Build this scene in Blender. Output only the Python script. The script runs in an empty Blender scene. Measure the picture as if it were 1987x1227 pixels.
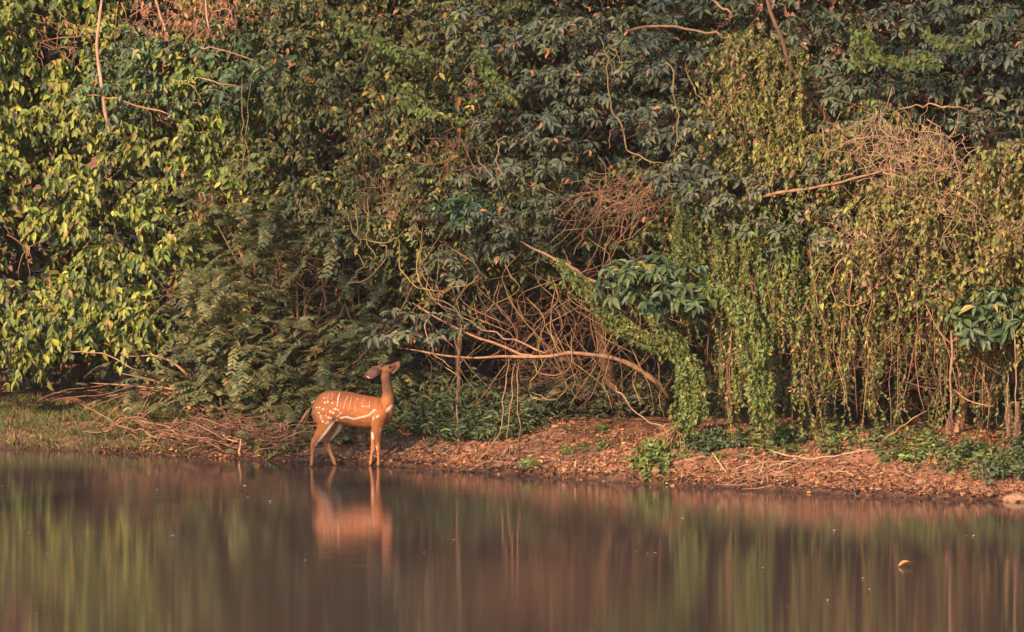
import bpy, math, random
import numpy as np
from mathutils import Vector, Matrix

R = math.radians
rng = np.random.default_rng(11)
random.seed(11)
scene = bpy.context.scene
COL = scene.collection

# ------------------------------------------------------------------ camera, sky, sun, exposure
D, H = 60.0, 5.0                      # camera stands 60 m from the animal, 5 m above the water
PXM = 180.0                           # photo pixels per metre at the animal
PITCH = H / D - 292.0 / (PXM * D)     # centre of the frame is 292 px above the animal's feet
SLANT = D / math.cos(PITCH)
cam_d = bpy.data.cameras.new('camera')
cam = bpy.data.objects.new('camera', cam_d); COL.objects.link(cam)
cam.location = (0, -D, H)
cam.rotation_euler = (math.pi / 2 - PITCH, 0, 0)
cam_d.sensor_width = 36.0
cam_d.angle = 2 * math.atan(1987 / PXM / 2 / D)
cam_d.clip_start = 1.0
cam_d.clip_end = 3000.0
scene.camera = cam

SUN_EL, SUN_AZ = R(29), R(32)         # low sun behind the camera, a little to its left
world = bpy.data.worlds.new('World'); scene.world = world
world.use_nodes = True
wn = world.node_tree
bg = wn.nodes['Background']
sky = wn.nodes.new('ShaderNodeTexSky')
sky.sky_type = 'NISHITA'
sky.sun_disc = False
sky.sun_elevation = SUN_EL
sky.sun_rotation = math.pi + SUN_AZ
sky.air_density = 1.2
sky.dust_density = 1.2
wn.links.new(sky.outputs[0], bg.inputs[0])
bg.inputs[1].default_value = 0.125

sun_d = bpy.data.lights.new('sun', 'SUN')
sun = bpy.data.objects.new('sun', sun_d); COL.objects.link(sun)
sun_d.energy = 5.0
sun_d.angle = R(0.6)
sun_d.color = (1.0, 0.60, 0.36)
to_sun = Vector((-math.sin(SUN_AZ) * math.cos(SUN_EL), -math.cos(SUN_AZ) * math.cos(SUN_EL), math.sin(SUN_EL)))
sun.rotation_euler = to_sun.to_track_quat('Z', 'Y').to_euler()
sun.location = (-30, -60, 40)

scene.view_settings.view_transform = 'Standard'
scene.view_settings.look = 'None'
scene.view_settings.exposure = 1.08
scene.view_settings.gamma = 1.0
scene.view_settings.use_curve_mapping = False
scene.cycles.use_denoising = True
scene.cycles.max_bounces = 8
scene.cycles.diffuse_bounces = 4
scene.cycles.transmission_bounces = 4
scene.cycles.transparent_max_bounces = 4
scene.cycles.caustics_reflective = False
scene.cycles.caustics_refractive = False

# ------------------------------------------------------------------ geometry of the place
CP, SP = math.cos(PITCH), math.sin(PITCH)
FPX = D * PXM                          # focal length in photo pixels

def ray(u, v):
    a, b = (u - 993.5) / FPX, -(v - 613.5) / FPX
    return np.array([a, CP + b * SP, -SP + b * CP])

def at(u, v, Y):
    """the point of the plane y = Y that the photograph shows at pixel (u, v)"""
    d = ray(u, v)
    t = (Y + D) / d[1]
    return np.array([0, -D, H]) + d * t

def project(P):
    q = P - np.array([0, -D, H])
    f = q[..., 1] * CP - q[..., 2] * SP
    up = q[..., 1] * SP + q[..., 2] * CP
    return 993.5 + FPX * q[..., 0] / f, 613.5 - FPX * up / f, f

SHORE_PX = [(-400, 862), (0, 871), (250, 880), (440, 890), (600, 897), (720, 902), (900, 915), (1100, 929), (1250, 938),
            (1500, 952), (1660, 961), (1987, 974), (2400, 990)]
def water_pt(u, v):
    d = ray(u, v); t = -H / d[2]
    return np.array([0, -D, H]) + d * t
_sp = np.array([water_pt(u, v) for u, v in SHORE_PX])
def shore(x):
    return np.interp(x, _sp[:, 0], _sp[:, 1])

def _hash_noise(x, y, seed=0):
    """smooth value noise"""
    xi, yi = np.floor(x), np.floor(y)
    fx, fy = x - xi, y - yi
    fx, fy = fx * fx * (3 - 2 * fx), fy * fy * (3 - 2 * fy)
    def h(a, b):
        s = np.sin(a * 127.1 + b * 311.7 + seed * 74.7) * 43758.5453
        return s - np.floor(s)
    return (h(xi, yi) * (1 - fx) + h(xi + 1, yi) * fx) * (1 - fy) + (h(xi, yi + 1) * (1 - fx) + h(xi + 1, yi + 1) * fx) * fy

def ground_z(x, y):
    x, y = np.asarray(x, float), np.asarray(y, float)
    s = y - shore(x) - 0.16 * (_hash_noise(x * 1.7, y * 0 + 3.3, 5) - 0.5) - 0.10 * (_hash_noise(x * 6.3, y * 0 + 1.3, 7) - 0.5)
    steep = np.clip((x + 2.6) / 2.0, 0, 1)                    # flat grass at one end, steeper litter bank further on
    z = np.where(s < 0, s * 0.28,
        np.interp(s, [0, 0.06, 0.8, 1.5, 4.0, 6.5, 8.0, 13.0, 40.0], [0, 0.03, 0.22, 0.39, 0.45, 0.6, 1.4, 5.5, 20.0]) * (0.5 + 0.6 * steep))
    z = np.maximum(z, -1.6)
    near = np.interp(x, [-60, -30, -22, -10, 0, 30], [-20, -26, -28, -40, -48, -50]) - y      # metres inland on the opposite shore
    z = np.where(near > -8, np.maximum(z, near * 0.2), z)
    z = np.minimum(z, np.where(near > 0, 3.2 + 0.02 * near, 99))
    amp = np.clip(s * 0.6, 0.0, 1.0)
    z = z + amp * (0.16 * (_hash_noise(x * 1.3, y * 1.3, 1) - 0.5) + 0.06 * (_hash_noise(x * 5, y * 5, 2) - 0.5))
    z = z + np.where(s > 0, 0.045, 0) * (_hash_noise(x * 12, y * 12, 3)) + np.where(s > 0.1, 0.05, 0) * np.clip(_hash_noise(x * 3.1, y * 3.1, 31) - 0.45, 0, 1)
    return z

def on_ground(u, v):
    """the ground point seen at a pixel"""
    d = ray(u, v)
    t = np.linspace((D - 9), (D + 14), 900)
    p = np.array([0, -D, H]) + d * t[:, None]
    below = np.nonzero(p[:, 2] < ground_z(p[:, 0], p[:, 1]))[0]
    return p[below[0]] if len(below) else p[-1]

def pt(u, v, s):
    """pixel (u, v) at s metres inland from the waterline"""
    Y = 0.0
    for _ in range(4):
        Y = shore(at(u, v, Y)[0]) + s
    return at(u, v, Y)

# ------------------------------------------------------------------ materials
MATS = {}
def nodes_of(name):
    m = bpy.data.materials.new(name); m.use_nodes = True
    MATS[name] = m
    return m, m.node_tree.nodes, m.node_tree.links, m.node_tree.nodes['Principled BSDF']

def leaf_material(name, rough=0.5, spec=0.35, trans=0.22):
    m, N, L, P = nodes_of(name)
    a = N.new('ShaderNodeAttribute'); a.attribute_name = 'tint'
    tc = N.new('ShaderNodeTexCoord')
    nz = N.new('ShaderNodeTexNoise'); nz.inputs['Scale'].default_value = 22; nz.inputs['Detail'].default_value = 3
    L.new(tc.outputs['Object'], nz.inputs['Vector'])
    mr = N.new('ShaderNodeMapRange'); mr.inputs[1].default_value = 0.3; mr.inputs[2].default_value = 0.7
    mr.inputs[3].default_value = 0.78; mr.inputs[4].default_value = 1.18
    L.new(nz.outputs[0], mr.inputs[0])
    mx = N.new('ShaderNodeVectorMath'); mx.operation = 'SCALE'
    L.new(a.outputs['Color'], mx.inputs[0]); L.new(mr.outputs[0], mx.inputs['Scale'])
    L.new(mx.outputs[0], P.inputs['Base Color'])
    P.inputs['Roughness'].default_value = rough
    P.inputs['Specular IOR Level'].default_value = spec
    t = N.new('ShaderNodeBsdfTranslucent')
    mu = N.new('ShaderNodeVectorMath'); mu.operation = 'MULTIPLY'; mu.inputs[1].default_value = (1.5, 1.35, 0.6)
    L.new(mx.outputs[0], mu.inputs[0]); L.new(mu.outputs[0], t.inputs['Color'])
    ms = N.new('ShaderNodeMixShader'); ms.inputs[0].default_value = trans
    L.new(P.outputs[0], ms.inputs[1]); L.new(t.outputs[0], ms.inputs[2])
    L.new(ms.outputs[0], N['Material Output'].inputs['Surface'])
    return m

leaf_material('leaf')
leaf_material('leaf_glossy', 0.48, 0.4, 0.18)
leaf_material('leaf_dry', 0.8, 0.15, 0.15)

def noisy_material(name, c1, c2, scale=8, rough=0.85, stretch=(1, 1, 1), bump=0.3, c3=None, spec=0.2, bscale=None):
    m, N, L, P = nodes_of(name)
    tc = N.new('ShaderNodeTexCoord'); mp = N.new('ShaderNodeMapping'); mp.inputs['Scale'].default_value = stretch
    L.new(tc.outputs['Object'], mp.inputs[0])
    nz = N.new('ShaderNodeTexNoise'); nz.inputs['Scale'].default_value = scale; nz.inputs['Detail'].default_value = 6
    nz.inputs['Roughness'].default_value = 0.65
    L.new(mp.outputs[0], nz.inputs['Vector'])
    cr = N.new('ShaderNodeValToRGB'); L.new(nz.outputs[0], cr.inputs[0])
    cr.color_ramp.elements[0].position = 0.32; cr.color_ramp.elements[0].color = (*c1, 1)
    cr.color_ramp.elements[1].position = 0.68; cr.color_ramp.elements[1].color = (*c2, 1)
    if c3:
        e = cr.color_ramp.elements.new(0.52); e.color = (*c3, 1)
    L.new(cr.outputs[0], P.inputs['Base Color'])
    P.inputs['Roughness'].default_value = rough; P.inputs['Specular IOR Level'].default_value = spec
    n2 = N.new('ShaderNodeTexNoise'); n2.inputs['Scale'].default_value = bscale or scale * 4; n2.inputs['Detail'].default_value = 5
    L.new(mp.outputs[0], n2.inputs['Vector'])
    b = N.new('ShaderNodeBump'); b.inputs['Strength'].default_value = bump; b.inputs['Distance'].default_value = 0.02
    L.new(n2.outputs[0], b.inputs['Height']); L.new(b.outputs[0], P.inputs['Normal'])
    return m

noisy_material('soil', (0.085, 0.048, 0.034), (0.32, 0.175, 0.105), 7, 0.95, bump=1.0, c3=(0.19, 0.102, 0.062), bscale=34)
_m = MATS['soil'].node_tree; _p = _m.nodes['Principled BSDF']           # soil soaked dark where it lies within a few centimetres of the water
_g = _m.nodes.new('ShaderNodeNewGeometry'); _x = _m.nodes.new('ShaderNodeSeparateXYZ'); _m.links.new(_g.outputs['Position'], _x.inputs[0])
_r = _m.nodes.new('ShaderNodeMapRange'); _r.inputs[1].default_value = 0.01; _r.inputs[2].default_value = 0.10; _r.inputs[3].default_value = 0.30; _r.inputs[4].default_value = 1.0
_m.links.new(_x.outputs[2], _r.inputs[0])
_c = _p.inputs['Base Color'].links[0].from_socket
_s = _m.nodes.new('ShaderNodeVectorMath'); _s.operation = 'SCALE'; _m.links.new(_c, _s.inputs[0]); _m.links.new(_r.outputs[0], _s.inputs['Scale']); _m.links.new(_s.outputs[0], _p.inputs['Base Color'])
noisy_material('stone', (0.18, 0.105, 0.068), (0.36, 0.225, 0.145), 3, 0.95, bump=0.6)
noisy_material('bark', (0.065, 0.036, 0.024), (0.165, 0.092, 0.056), 7, 0.9, (1, 1, 0.35), 0.6)
noisy_material('dry_wood', (0.17, 0.098, 0.06), (0.35, 0.21, 0.125), 12, 0.85, (1, 1, 0.5), 0.4)
noisy_material('pale_wood', (0.24, 0.155, 0.10), (0.44, 0.30, 0.20), 12, 0.8, (1, 1, 0.5), 0.4)
noisy_material('twig', (0.085, 0.048, 0.034), (0.20, 0.115, 0.075), 9, 0.85, bump=0.2)
noisy_material('dry_twig', (0.15, 0.078, 0.05), (0.30, 0.165, 0.105), 9, 0.85, bump=0.2)
noisy_material('liana_olive', (0.13, 0.092, 0.040), (0.30, 0.215, 0.085), 7, 0.75, bump=0.2)
noisy_material('liana_brown', (0.15, 0.088, 0.05), (0.31, 0.19, 0.105), 7, 0.8, bump=0.25)
noisy_material('fibre', (0.14, 0.085, 0.055), (0.38, 0.25, 0.165), 30, 0.95, (1, 1, 0.2), 0.8)
noisy_material('wet_wood', (0.03, 0.022, 0.018), (0.09, 0.06, 0.045), 12, 0.5, bump=0.4, spec=0.5)

# water: still, turbid, with long low ripples that smear reflections upright
m, N, L, P = nodes_of('water')
P.inputs['Base Color'].default_value = (0.048, 0.037, 0.034, 1)
P.inputs['Roughness'].default_value = 0.045
P.inputs['IOR'].default_value = 1.333
P.inputs['Specular IOR Level'].default_value = 0.5
g = N.new('ShaderNodeNewGeometry')
def ripple(sx, sy, scale, detail):
    mp = N.new('ShaderNodeMapping'); mp.inputs['Scale'].default_value = (sx, sy, 1)
    L.new(g.outputs['Position'], mp.inputs[0])
    n = N.new('ShaderNodeTexNoise'); n.inputs['Scale'].default_value = scale; n.inputs['Detail'].default_value = detail
    L.new(mp.outputs[0], n.inputs['Vector'])
    return n
n1 = ripple(0.05, 1.0, 24.0, 3); n2 = ripple(0.02, 0.5, 9.0, 2)
ad = N.new('ShaderNodeMath'); ad.operation = 'MULTIPLY_ADD'; ad.inputs[1].default_value = 1.2
L.new(n2.outputs[0], ad.inputs[0]); L.new(n1.outputs[0], ad.inputs[2])
n3 = ripple(0.05, 0.10, 1.6, 2)
mr_ = N.new('ShaderNodeMapRange'); mr_.inputs[1].default_value = 0.35; mr_.inputs[2].default_value = 0.65; mr_.inputs[3].default_value = 0.45; mr_.inputs[4].default_value = 1.0
L.new(n3.outputs[0], mr_.inputs[0])
bp = N.new('ShaderNodeBump'); L.new(mr_.outputs[0], bp.inputs['Strength']); bp.inputs['Distance'].default_value = 0.0011
L.new(ad.outputs[0], bp.inputs['Height']); L.new(bp.outputs[0], P.inputs['Normal'])

# the animal's coat: colour pattern of the hide comes from the attribute, hair as fine relief
m, N, L, P = nodes_of('coat')
a = N.new('ShaderNodeAttribute'); a.attribute_name = 'tint'
tc = N.new('ShaderNodeTexCoord')
mp = N.new('ShaderNodeMapping'); mp.inputs['Scale'].default_value = (0.35, 1, 1.0)
L.new(tc.outputs['Object'], mp.inputs[0])
nz = N.new('ShaderNodeTexNoise'); nz.inputs['Scale'].default_value = 120; nz.inputs['Detail'].default_value = 4
L.new(mp.outputs[0], nz.inputs['Vector'])
mr = N.new('ShaderNodeMapRange'); mr.inputs[1].default_value = 0.3; mr.inputs[2].default_value = 0.7; mr.inputs[3].default_value = 0.72; mr.inputs[4].default_value = 1.2
L.new(nz.outputs[0], mr.inputs[0])
mx = N.new('ShaderNodeVectorMath'); mx.operation = 'SCALE'
L.new(a.outputs['Color'], mx.inputs[0]); L.new(mr.outputs[0], mx.inputs['Scale']); L.new(mx.outputs[0], P.inputs['Base Color'])
P.inputs['Roughness'].default_value = 0.7; P.inputs['Specular IOR Level'].default_value = 0.25
P.inputs['Sheen Weight'].default_value = 0.08; P.inputs['Sheen Roughness'].default_value = 0.4
P.inputs['Sheen Tint'].default_value = (1, 0.75, 0.5, 1)
b = N.new('ShaderNodeBump'); b.inputs['Strength'].default_value = 0.5; b.inputs['Distance'].default_value = 0.004
L.new(nz.outputs[0], b.inputs['Height']); L.new(b.outputs[0], P.inputs['Normal'])
m, N, L, P = nodes_of('eye'); P.inputs['Base Color'].default_value = (0.008, 0.005, 0.004, 1); P.inputs['Roughness'].default_value = 0.12

# ------------------------------------------------------------------ object helpers
def mesh_np(name, V, F, mat, tint=None, smooth=False):
    """V (n,3); F list of index arrays of shape (k,3) or (k,4)"""
    me = bpy.data.meshes.new(name)
    V = np.ascontiguousarray(V, dtype=np.float32)
    me.vertices.add(len(V)); me.vertices.foreach_set('co', V.ravel())
    F = [np.asarray(f, dtype=np.int32) for f in F if len(f)]
    loops = np.concatenate([f.ravel() for f in F])
    tot = np.concatenate([np.full(len(f), f.shape[1], dtype=np.int32) for f in F])
    start = np.concatenate([[0], np.cumsum(tot)[:-1]]).astype(np.int32)
    me.loops.add(len(loops)); me.loops.foreach_set('vertex_index', loops)
    me.polygons.add(len(tot)); me.polygons.foreach_set('loop_start', start); me.polygons.foreach_set('loop_total', tot)
    if smooth:
        me.polygons.foreach_set('use_smooth', np.ones(len(tot), dtype=bool))
    if tint is not None:
        at_ = me.color_attributes.new('tint', 'FLOAT_COLOR', 'POINT')
        c = np.ones((len(V), 4), dtype=np.float32); c[:, :3] = tint
        at_.data.foreach_set('color', c.ravel())
    me.update(calc_edges=True)
    me.materials.append(MATS[mat])
    return me

def link(name, me, parent=None):
    o = bpy.data.objects.new(name, me); COL.objects.link(o)
    if parent is not None:
        o.parent = parent
        o.matrix_parent_inverse = Matrix.Translation(-parent.location)
    return o

def tag(o, label, cat=None, group=None, kind=None):
    o['label'] = label
    if cat: o['category'] = cat
    if group: o['group'] = group
    if kind: o['kind'] = kind
    return o

def thing(name, loc, label, cat, group=None):
    o = bpy.data.objects.new(name, None); COL.objects.link(o)
    o.location = Vector(loc); o.empty_display_size = 0.1
    return tag(o, label, cat, group)

# ---- tubes
def smooth_path(pts, n):
    """Catmull-Rom through control points"""
    P = np.asarray(pts, float)
    if len(P) == 2:
        t = np.linspace(0, 1, n)[:, None]; return P[0] * (1 - t) + P[1] * t
    Q = np.vstack([2 * P[0] - P[1], P, 2 * P[-1] - P[-2]])
    T = np.linspace(0, len(P) - 1, n)
    i = np.minimum(T.astype(int), len(P) - 2); f = (T - i)[:, None]
    a, b, c, d = Q[i], Q[i + 1], Q[i + 2], Q[i + 3]
    return 0.5 * (2 * b + (c - a) * f + (2 * a - 5 * b + 4 * c - d) * f ** 2 + (3 * b - a - 3 * c + d) * f ** 3)

def tubes(paths, radii, sides=5):
    """many tubes at once: paths (m,n,3), radii (m,n)"""
    paths = np.asarray(paths, float); radii = np.asarray(radii, float)
    m_, n_, _ = paths.shape
    T = np.gradient(paths, axis=1); T /= np.linalg.norm(T, axis=2, keepdims=True) + 1e-9
    ref = np.where(np.abs(T[..., 1:2]) < 0.9, np.array([0, 1.0, 0]), np.array([1.0, 0, 0]))
    A = np.cross(T, ref); A /= np.linalg.norm(A, axis=2, keepdims=True) + 1e-9
    B = np.cross(T, A)
    th = np.arange(sides) * 2 * math.pi / sides
    V = paths[:, :, None, :] + radii[:, :, None, None] * (np.cos(th)[:, None] * A[:, :, None, :] + np.sin(th)[:, None] * B[:, :, None, :])
    idx = np.arange(m_ * n_ * sides).reshape(m_, n_, sides)
    r = np.roll(idx, -1, axis=2)
    Q = np.stack([idx[:, :-1], r[:, :-1], r[:, 1:], idx[:, 1:]], axis=-1).reshape(-1, 4)
    caps = []
    if sides == 3:
        caps = [idx[:, 0, ::-1].reshape(-1, 3), idx[:, -1].reshape(-1, 3)]
    elif sides == 4:
        Q = np.vstack([Q, idx[:, 0, ::-1].reshape(-1, 4), idx[:, -1].reshape(-1, 4)])
    else:
        for e, rev in ((0, True), (-1, False)):
            ring = idx[:, e, ::-1] if rev else idx[:, e]
            for k in range(1, sides - 1):
                caps.append(np.stack([ring[:, 0], ring[:, k], ring[:, k + 1]], axis=1))
    F = [Q]
    if caps: F.append(np.vstack(caps))
    return V.reshape(-1, 3), F

def wobble(P, amp, seed=None):
    """irregular bends along a path"""
    n = len(P); k = max(3, n // 3)
    w = rng.normal(0, amp, (k, 3)); w[0] = 0
    return P + np.stack([np.interp(np.linspace(0, k - 1, n), np.arange(k), w[:, j]) for j in range(3)], axis=1)

def tube_mesh(name, ctrl, r0, r1, mat, n=24, sides=6, amp=0.0, knots=0.12):
    P = smooth_path(ctrl, n)
    if amp: P = wobble(P, amp)
    r = np.linspace(r0, r1, n) * (1 + knots * rng.normal(0, 1, n).clip(-1.5, 1.5)) * np.minimum(1, 0.35 + np.minimum(np.arange(n), np.arange(n)[::-1]) / (0.16 * n))
    V, F = tubes(P[None], r[None], sides)
    return mesh_np(name, V, F, mat, smooth=True)

def pxpath(pts, s):
    """[(u, v)] or [(u, v, s)] to world points"""
    return [pt(p[0], p[1], p[2] if len(p) > 2 else s) for p in pts]

# ---- leaves
def leaf_template(kind):
    if kind == 'oval':      # ovate blade, folded on the midrib, tip drooping: 12 triangles
        ts = [0.0, 0.16, 0.42, 0.72, 1.0]; ws = [0.0, 0.30, 0.5, 0.36, 0.0]
    elif kind == 'lance':
        ts = [0.0, 0.2, 0.45, 0.75, 1.0]; ws = [0.0, 0.34, 0.5, 0.30, 0.0]
    elif kind == 'heart':
        ts = [0.06, 0.0, 0.35, 0.7, 1.0]; ws = [0.0, 0.38, 0.5, 0.27, 0.0]
    else:                   # 'plain': 4 triangles
        ts = [0.0, 0.45, 1.0]; ws = [0.0, 0.5, 0.0]
    V = [(0, ts[0], 0)]; F3, F4 = [], []
    for t, w in zip(ts[1:-1], ws[1:-1]):
        V += [(-w, t, 0.16 * w * 2 - 0.10 * t * t), (0, t + 0.02, -0.10 * t * t), (w, t, 0.16 * w * 2 - 0.10 * t * t)]
    V.append((0, 1, -0.14))
    k = len(ts) - 2
    F3 += [(0, 2, 1), (0, 3, 2)]
    for j in range(k - 1):
        a = 1 + 3 * j; b_ = a + 3
        F4 += [(a, a + 1, b_ + 1, b_), (a + 1, a + 2, b_ + 2, b_ + 1)]
    a = 1 + 3 * (k - 1); t_ = len(V) - 1
    F3 += [(a, a + 1, t_), (a + 1, a + 2, t_)]
    return np.array(V, float), np.array(F3), np.array(F4).reshape(-1, 4)
TEMPL = {k: leaf_template(k) for k in ('oval', 'lance', 'heart', 'plain')}

def unit(a):
    return a / (np.linalg.norm(a, axis=-1, keepdims=True) + 1e-9)

class Leaves:
    """a pile of leaves: base point, direction, normal, length, width, colour"""
    def __init__(self):
        self.rows = []
    def add(self, p, d, n, length, width, tint):
        p = p.reshape(-1, 3); k = len(p)
        d = unit(d.reshape(-1, 3)); n = n.reshape(-1, 3)
        n = unit(n - d * np.sum(n * d, axis=1, keepdims=True))
        self.rows.append(np.hstack([p, d, n, np.broadcast_to(np.asarray(length, float).reshape(-1, 1), (k, 1)),
                                    np.broadcast_to(np.asarray(width, float).reshape(-1, 1), (k, 1)), tint.reshape(-1, 3)]))
    def all(self):
        return np.vstack(self.rows) if self.rows else np.zeros((0, 14))

def leaf_mesh(name, A, kind, mat):
    V0, F3, F4 = TEMPL[kind]
    p, d, n, ln, wd, c = A[:, 0:3], A[:, 3:6], A[:, 6:9], A[:, 9], A[:, 10], A[:, 11:14]
    s = np.cross(d, n)
    V = (p[:, None] + V0[None, :, 0:1] * (wd[:, None] * s)[:, None] + V0[None, :, 1:2] * (ln[:, None] * d)[:, None]
         + V0[None, :, 2:3] * (ln[:, None] * n)[:, None])
    k = len(V0); off = (np.arange(len(A)) * k)[:, None, None]
    F = [(F3[None] + off).reshape(-1, 3)]
    if len(F4): F.append((F4[None] + off).reshape(-1, 4))
    return mesh_np(name, V.reshape(-1, 3), F, mat, np.repeat(c, k, axis=0))

def tints(k, palette, jit=0.16):
    """palette: [(weight, (r,g,b))]"""
    w = np.array([p[0] for p in palette], float); w /= w.sum()
    c = np.array([p[1] for p in palette])[rng.choice(len(w), k, p=w)]
    c = c * (1 + jit * rng.normal(0, 1, (k, 1)).clip(-2, 2)) * (1 + 0.5 * jit * rng.normal(0, 1, (k, 3)).clip(-2, 2))
    c = c * np.array([1.08, 1.08, 1.18]) + np.array([0.0, 0.002, 0.005])
    return np.clip(c, 0.004, 0.9)

_leafcache = {}
def split_parts(A, parent, kind, mat, count, cell=17, seen_box=(-10, -10, 1997, 1237)):
    """take the leaves that show largest out of the pile and make each an object; returns the remaining pile"""
    mid = A[:, 0:3] + A[:, 3:6] * A[:, 9:10] * 0.5
    u, v, f = project(mid)
    inside = (u > seen_box[0]) & (u < seen_box[2]) & (v > seen_box[1]) & (v < seen_box[3])
    view = unit(np.array([0, -D, H]) - mid)
    size = A[:, 9] * A[:, 10] * (0.15 + np.abs(np.sum(view * A[:, 6:9], axis=1)))
    key = (np.floor(u / cell).astype(int) * 10007 + np.floor(v / cell).astype(int))
    order = np.argsort(f)
    order = order[inside[order]]
    _, first = np.unique(key[order], return_index=True)
    cand = order[first]
    cand = cand[np.argsort(-size[cand])][:int(count * 1.6)]
    cand = rng.permutation(cand)[:count]
    K = 10
    V0, F3, F4 = TEMPL[kind]
    c = A[cand, 11:14]
    ratio = A[cand, 10] / A[cand, 9]
    grp = np.argsort(np.argsort(c.sum(axis=1))) * K // max(1, len(cand))
    meshes = {}
    for gk in range(K):
        sel = np.nonzero(grp == gk)[0]
        if not len(sel): continue
        V = V0.copy(); V[:, 0] *= ratio[sel].mean()
        F = [F3] + ([F4] if len(F4) else [])
        meshes[gk] = mesh_np('leaf', V, F, mat, np.repeat(c[sel[len(sel) // 2]][None], len(V), axis=0))
    pl = Matrix.Translation(-parent.location)
    for i, gk in zip(cand, grp):
        p, d, n, ln = A[i, 0:3], A[i, 3:6], A[i, 6:9], A[i, 9]
        s = np.cross(d, n)
        M = Matrix(((s[0] * ln, d[0] * ln, n[0] * ln, p[0]), (s[1] * ln, d[1] * ln, n[1] * ln, p[1]),
                    (s[2] * ln, d[2] * ln, n[2] * ln, p[2]), (0, 0, 0, 1)))
        o = bpy.data.objects.new('leaf', meshes[gk]); COL.objects.link(o)
        o.parent = parent
        o.matrix_parent_inverse = pl
        o.matrix_basis = M
    keep = np.ones(len(A), bool); keep[cand] = False
    return A[keep]

# ---- shapes of shoots
UP = np.array([0, 0, 1.0])
def shoots(o, d, length, droop, n):
    """m shoots from origins o along d, bending down; n sample stations -> points (m,n,3), tangents"""
    t = np.linspace(0.0, 1.0, n)[None, :, None]
    L_ = np.asarray(length).reshape(-1, 1, 1)
    P = o[:, None] + d[:, None] * L_ * t - UP * (np.asarray(droop).reshape(-1, 1, 1) * L_) * t ** 2
    k = rng.normal(0, 0.05, (len(o), 1, 3)) * L_ * np.sin(t * rng.uniform(3, 6, (len(o), 1, 1)))
    P = P + k
    T = unit(np.gradient(P, axis=1))
    return P, T

def leafy_shoots(LV, o, d, length, droop, nl, size, ratio, palette, hang=0.6, sidew=0.6, along=0.35, face=(0, -0.55, 0.75), noise=0.35, jit=0.18, start=0.15):
    m_ = len(o)
    P, T = shoots(o, d, length, droop, nl + 2)
    P2, T2 = P[:, 1:-1], T[:, 1:-1]
    side = unit(np.cross(T2, UP + 1e-6))
    alt = np.where(np.arange(nl) % 2 == 0, 1.0, -1.0)[None, :, None]
    dirs = along * T2 + sidew * side * alt - hang * UP + rng.normal(0, noise, P2.shape)
    nor = np.asarray(face) + rng.normal(0, noise * 1.1, P2.shape)
    k = m_ * nl
    sz = size * (1 + 0.30 * rng.normal(0, 1, k).clip(-2, 2))
    shoot_tint = 1 + 0.15 * rng.normal(0, 1, (m_, 1, 1)).clip(-2, 2)
    c = tints(k, palette, jit).reshape(m_, nl, 3) * shoot_tint
    LV.add(P2, dirs, nor, sz, sz * ratio * (1 + 0.12 * rng.normal(0, 1, k).clip(-2, 2)), c)
    return P

def whorls(LV, o, ax, nl, size, ratio, palette, droop=0.35, jit=0.15):
    """palmate clusters: nl leaflets spread round an axis"""
    m_ = len(o)
    ax = unit(ax)
    a = unit(np.cross(ax, np.array([1.0, 0.2, 0.1]))); b_ = np.cross(ax, a)
    th = (np.arange(nl)[None] / nl * 2 * math.pi + rng.uniform(0, 6.28, (m_, 1)) + rng.normal(0, 0.2, (m_, nl)))[..., None]
    rad = np.cos(th) * a[:, None] + np.sin(th) * b_[:, None]
    dirs = rad + 0.15 * ax[:, None] - droop * UP + rng.normal(0, 0.14, rad.shape)
    nor = ax[:, None] + 0.25 * rad + rng.normal(0, 0.22, rad.shape)
    k = m_ * nl
    sz = (size * (1 + 0.25 * rng.normal(0, 1, (m_, 1)).clip(-2, 2)) * (1 + 0.15 * rng.normal(0, 1, (m_, nl)).clip(-2, 2))).ravel()
    c = tints(k, palette, jit).reshape(m_, nl, 3) * (1 + 0.15 * rng.normal(0, 1, (m_, 1, 1)).clip(-2, 2))
    LV.add(np.repeat(o[:, None], nl, 1) + rad * 0.012, dirs, nor, sz, sz * ratio, c)

def inside_poly(u, v, poly):
    res = False; j = len(poly) - 1
    for i in range(len(poly)):
        (xi, yi), (xj, yj) = poly[i], poly[j]
        if (yi > v) != (yj > v) and u < (xj - xi) * (v - yi) / (yj - yi) + xi: res = not res
        j = i
    return res

def blob_centres(poly, r, holes=(), squash=0.8, tries=4000):
    us, vs = [p[0] for p in poly], [p[1] for p in poly]
    out = []
    for _ in range(tries):
        u, v = random.uniform(min(us), max(us)), random.uniform(min(vs), max(vs))
        if not inside_poly(u, v, poly): continue
        if any(((u - h[0]) / h[2]) ** 2 + ((v - h[1]) / h[3]) ** 2 < 1 for h in holes): continue
        if any(((u - a) ** 2 + ((v - b) / squash) ** 2) < (r * 1.05) ** 2 for a, b in out): continue
        out.append((u, v))
    return out

def out_dirs(k, back=0.25, up=0.25, spread=1.0):
    """directions leaving a crown towards the open water, some sideways"""
    d = rng.normal(0, 1, (k, 3)) * np.array([spread, 0.6, 0.7])
    d[:, 1] = -np.abs(d[:, 1]) + back * rng.normal(0, 1, k)
    d[:, 2] += up
    return unit(d)

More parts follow.
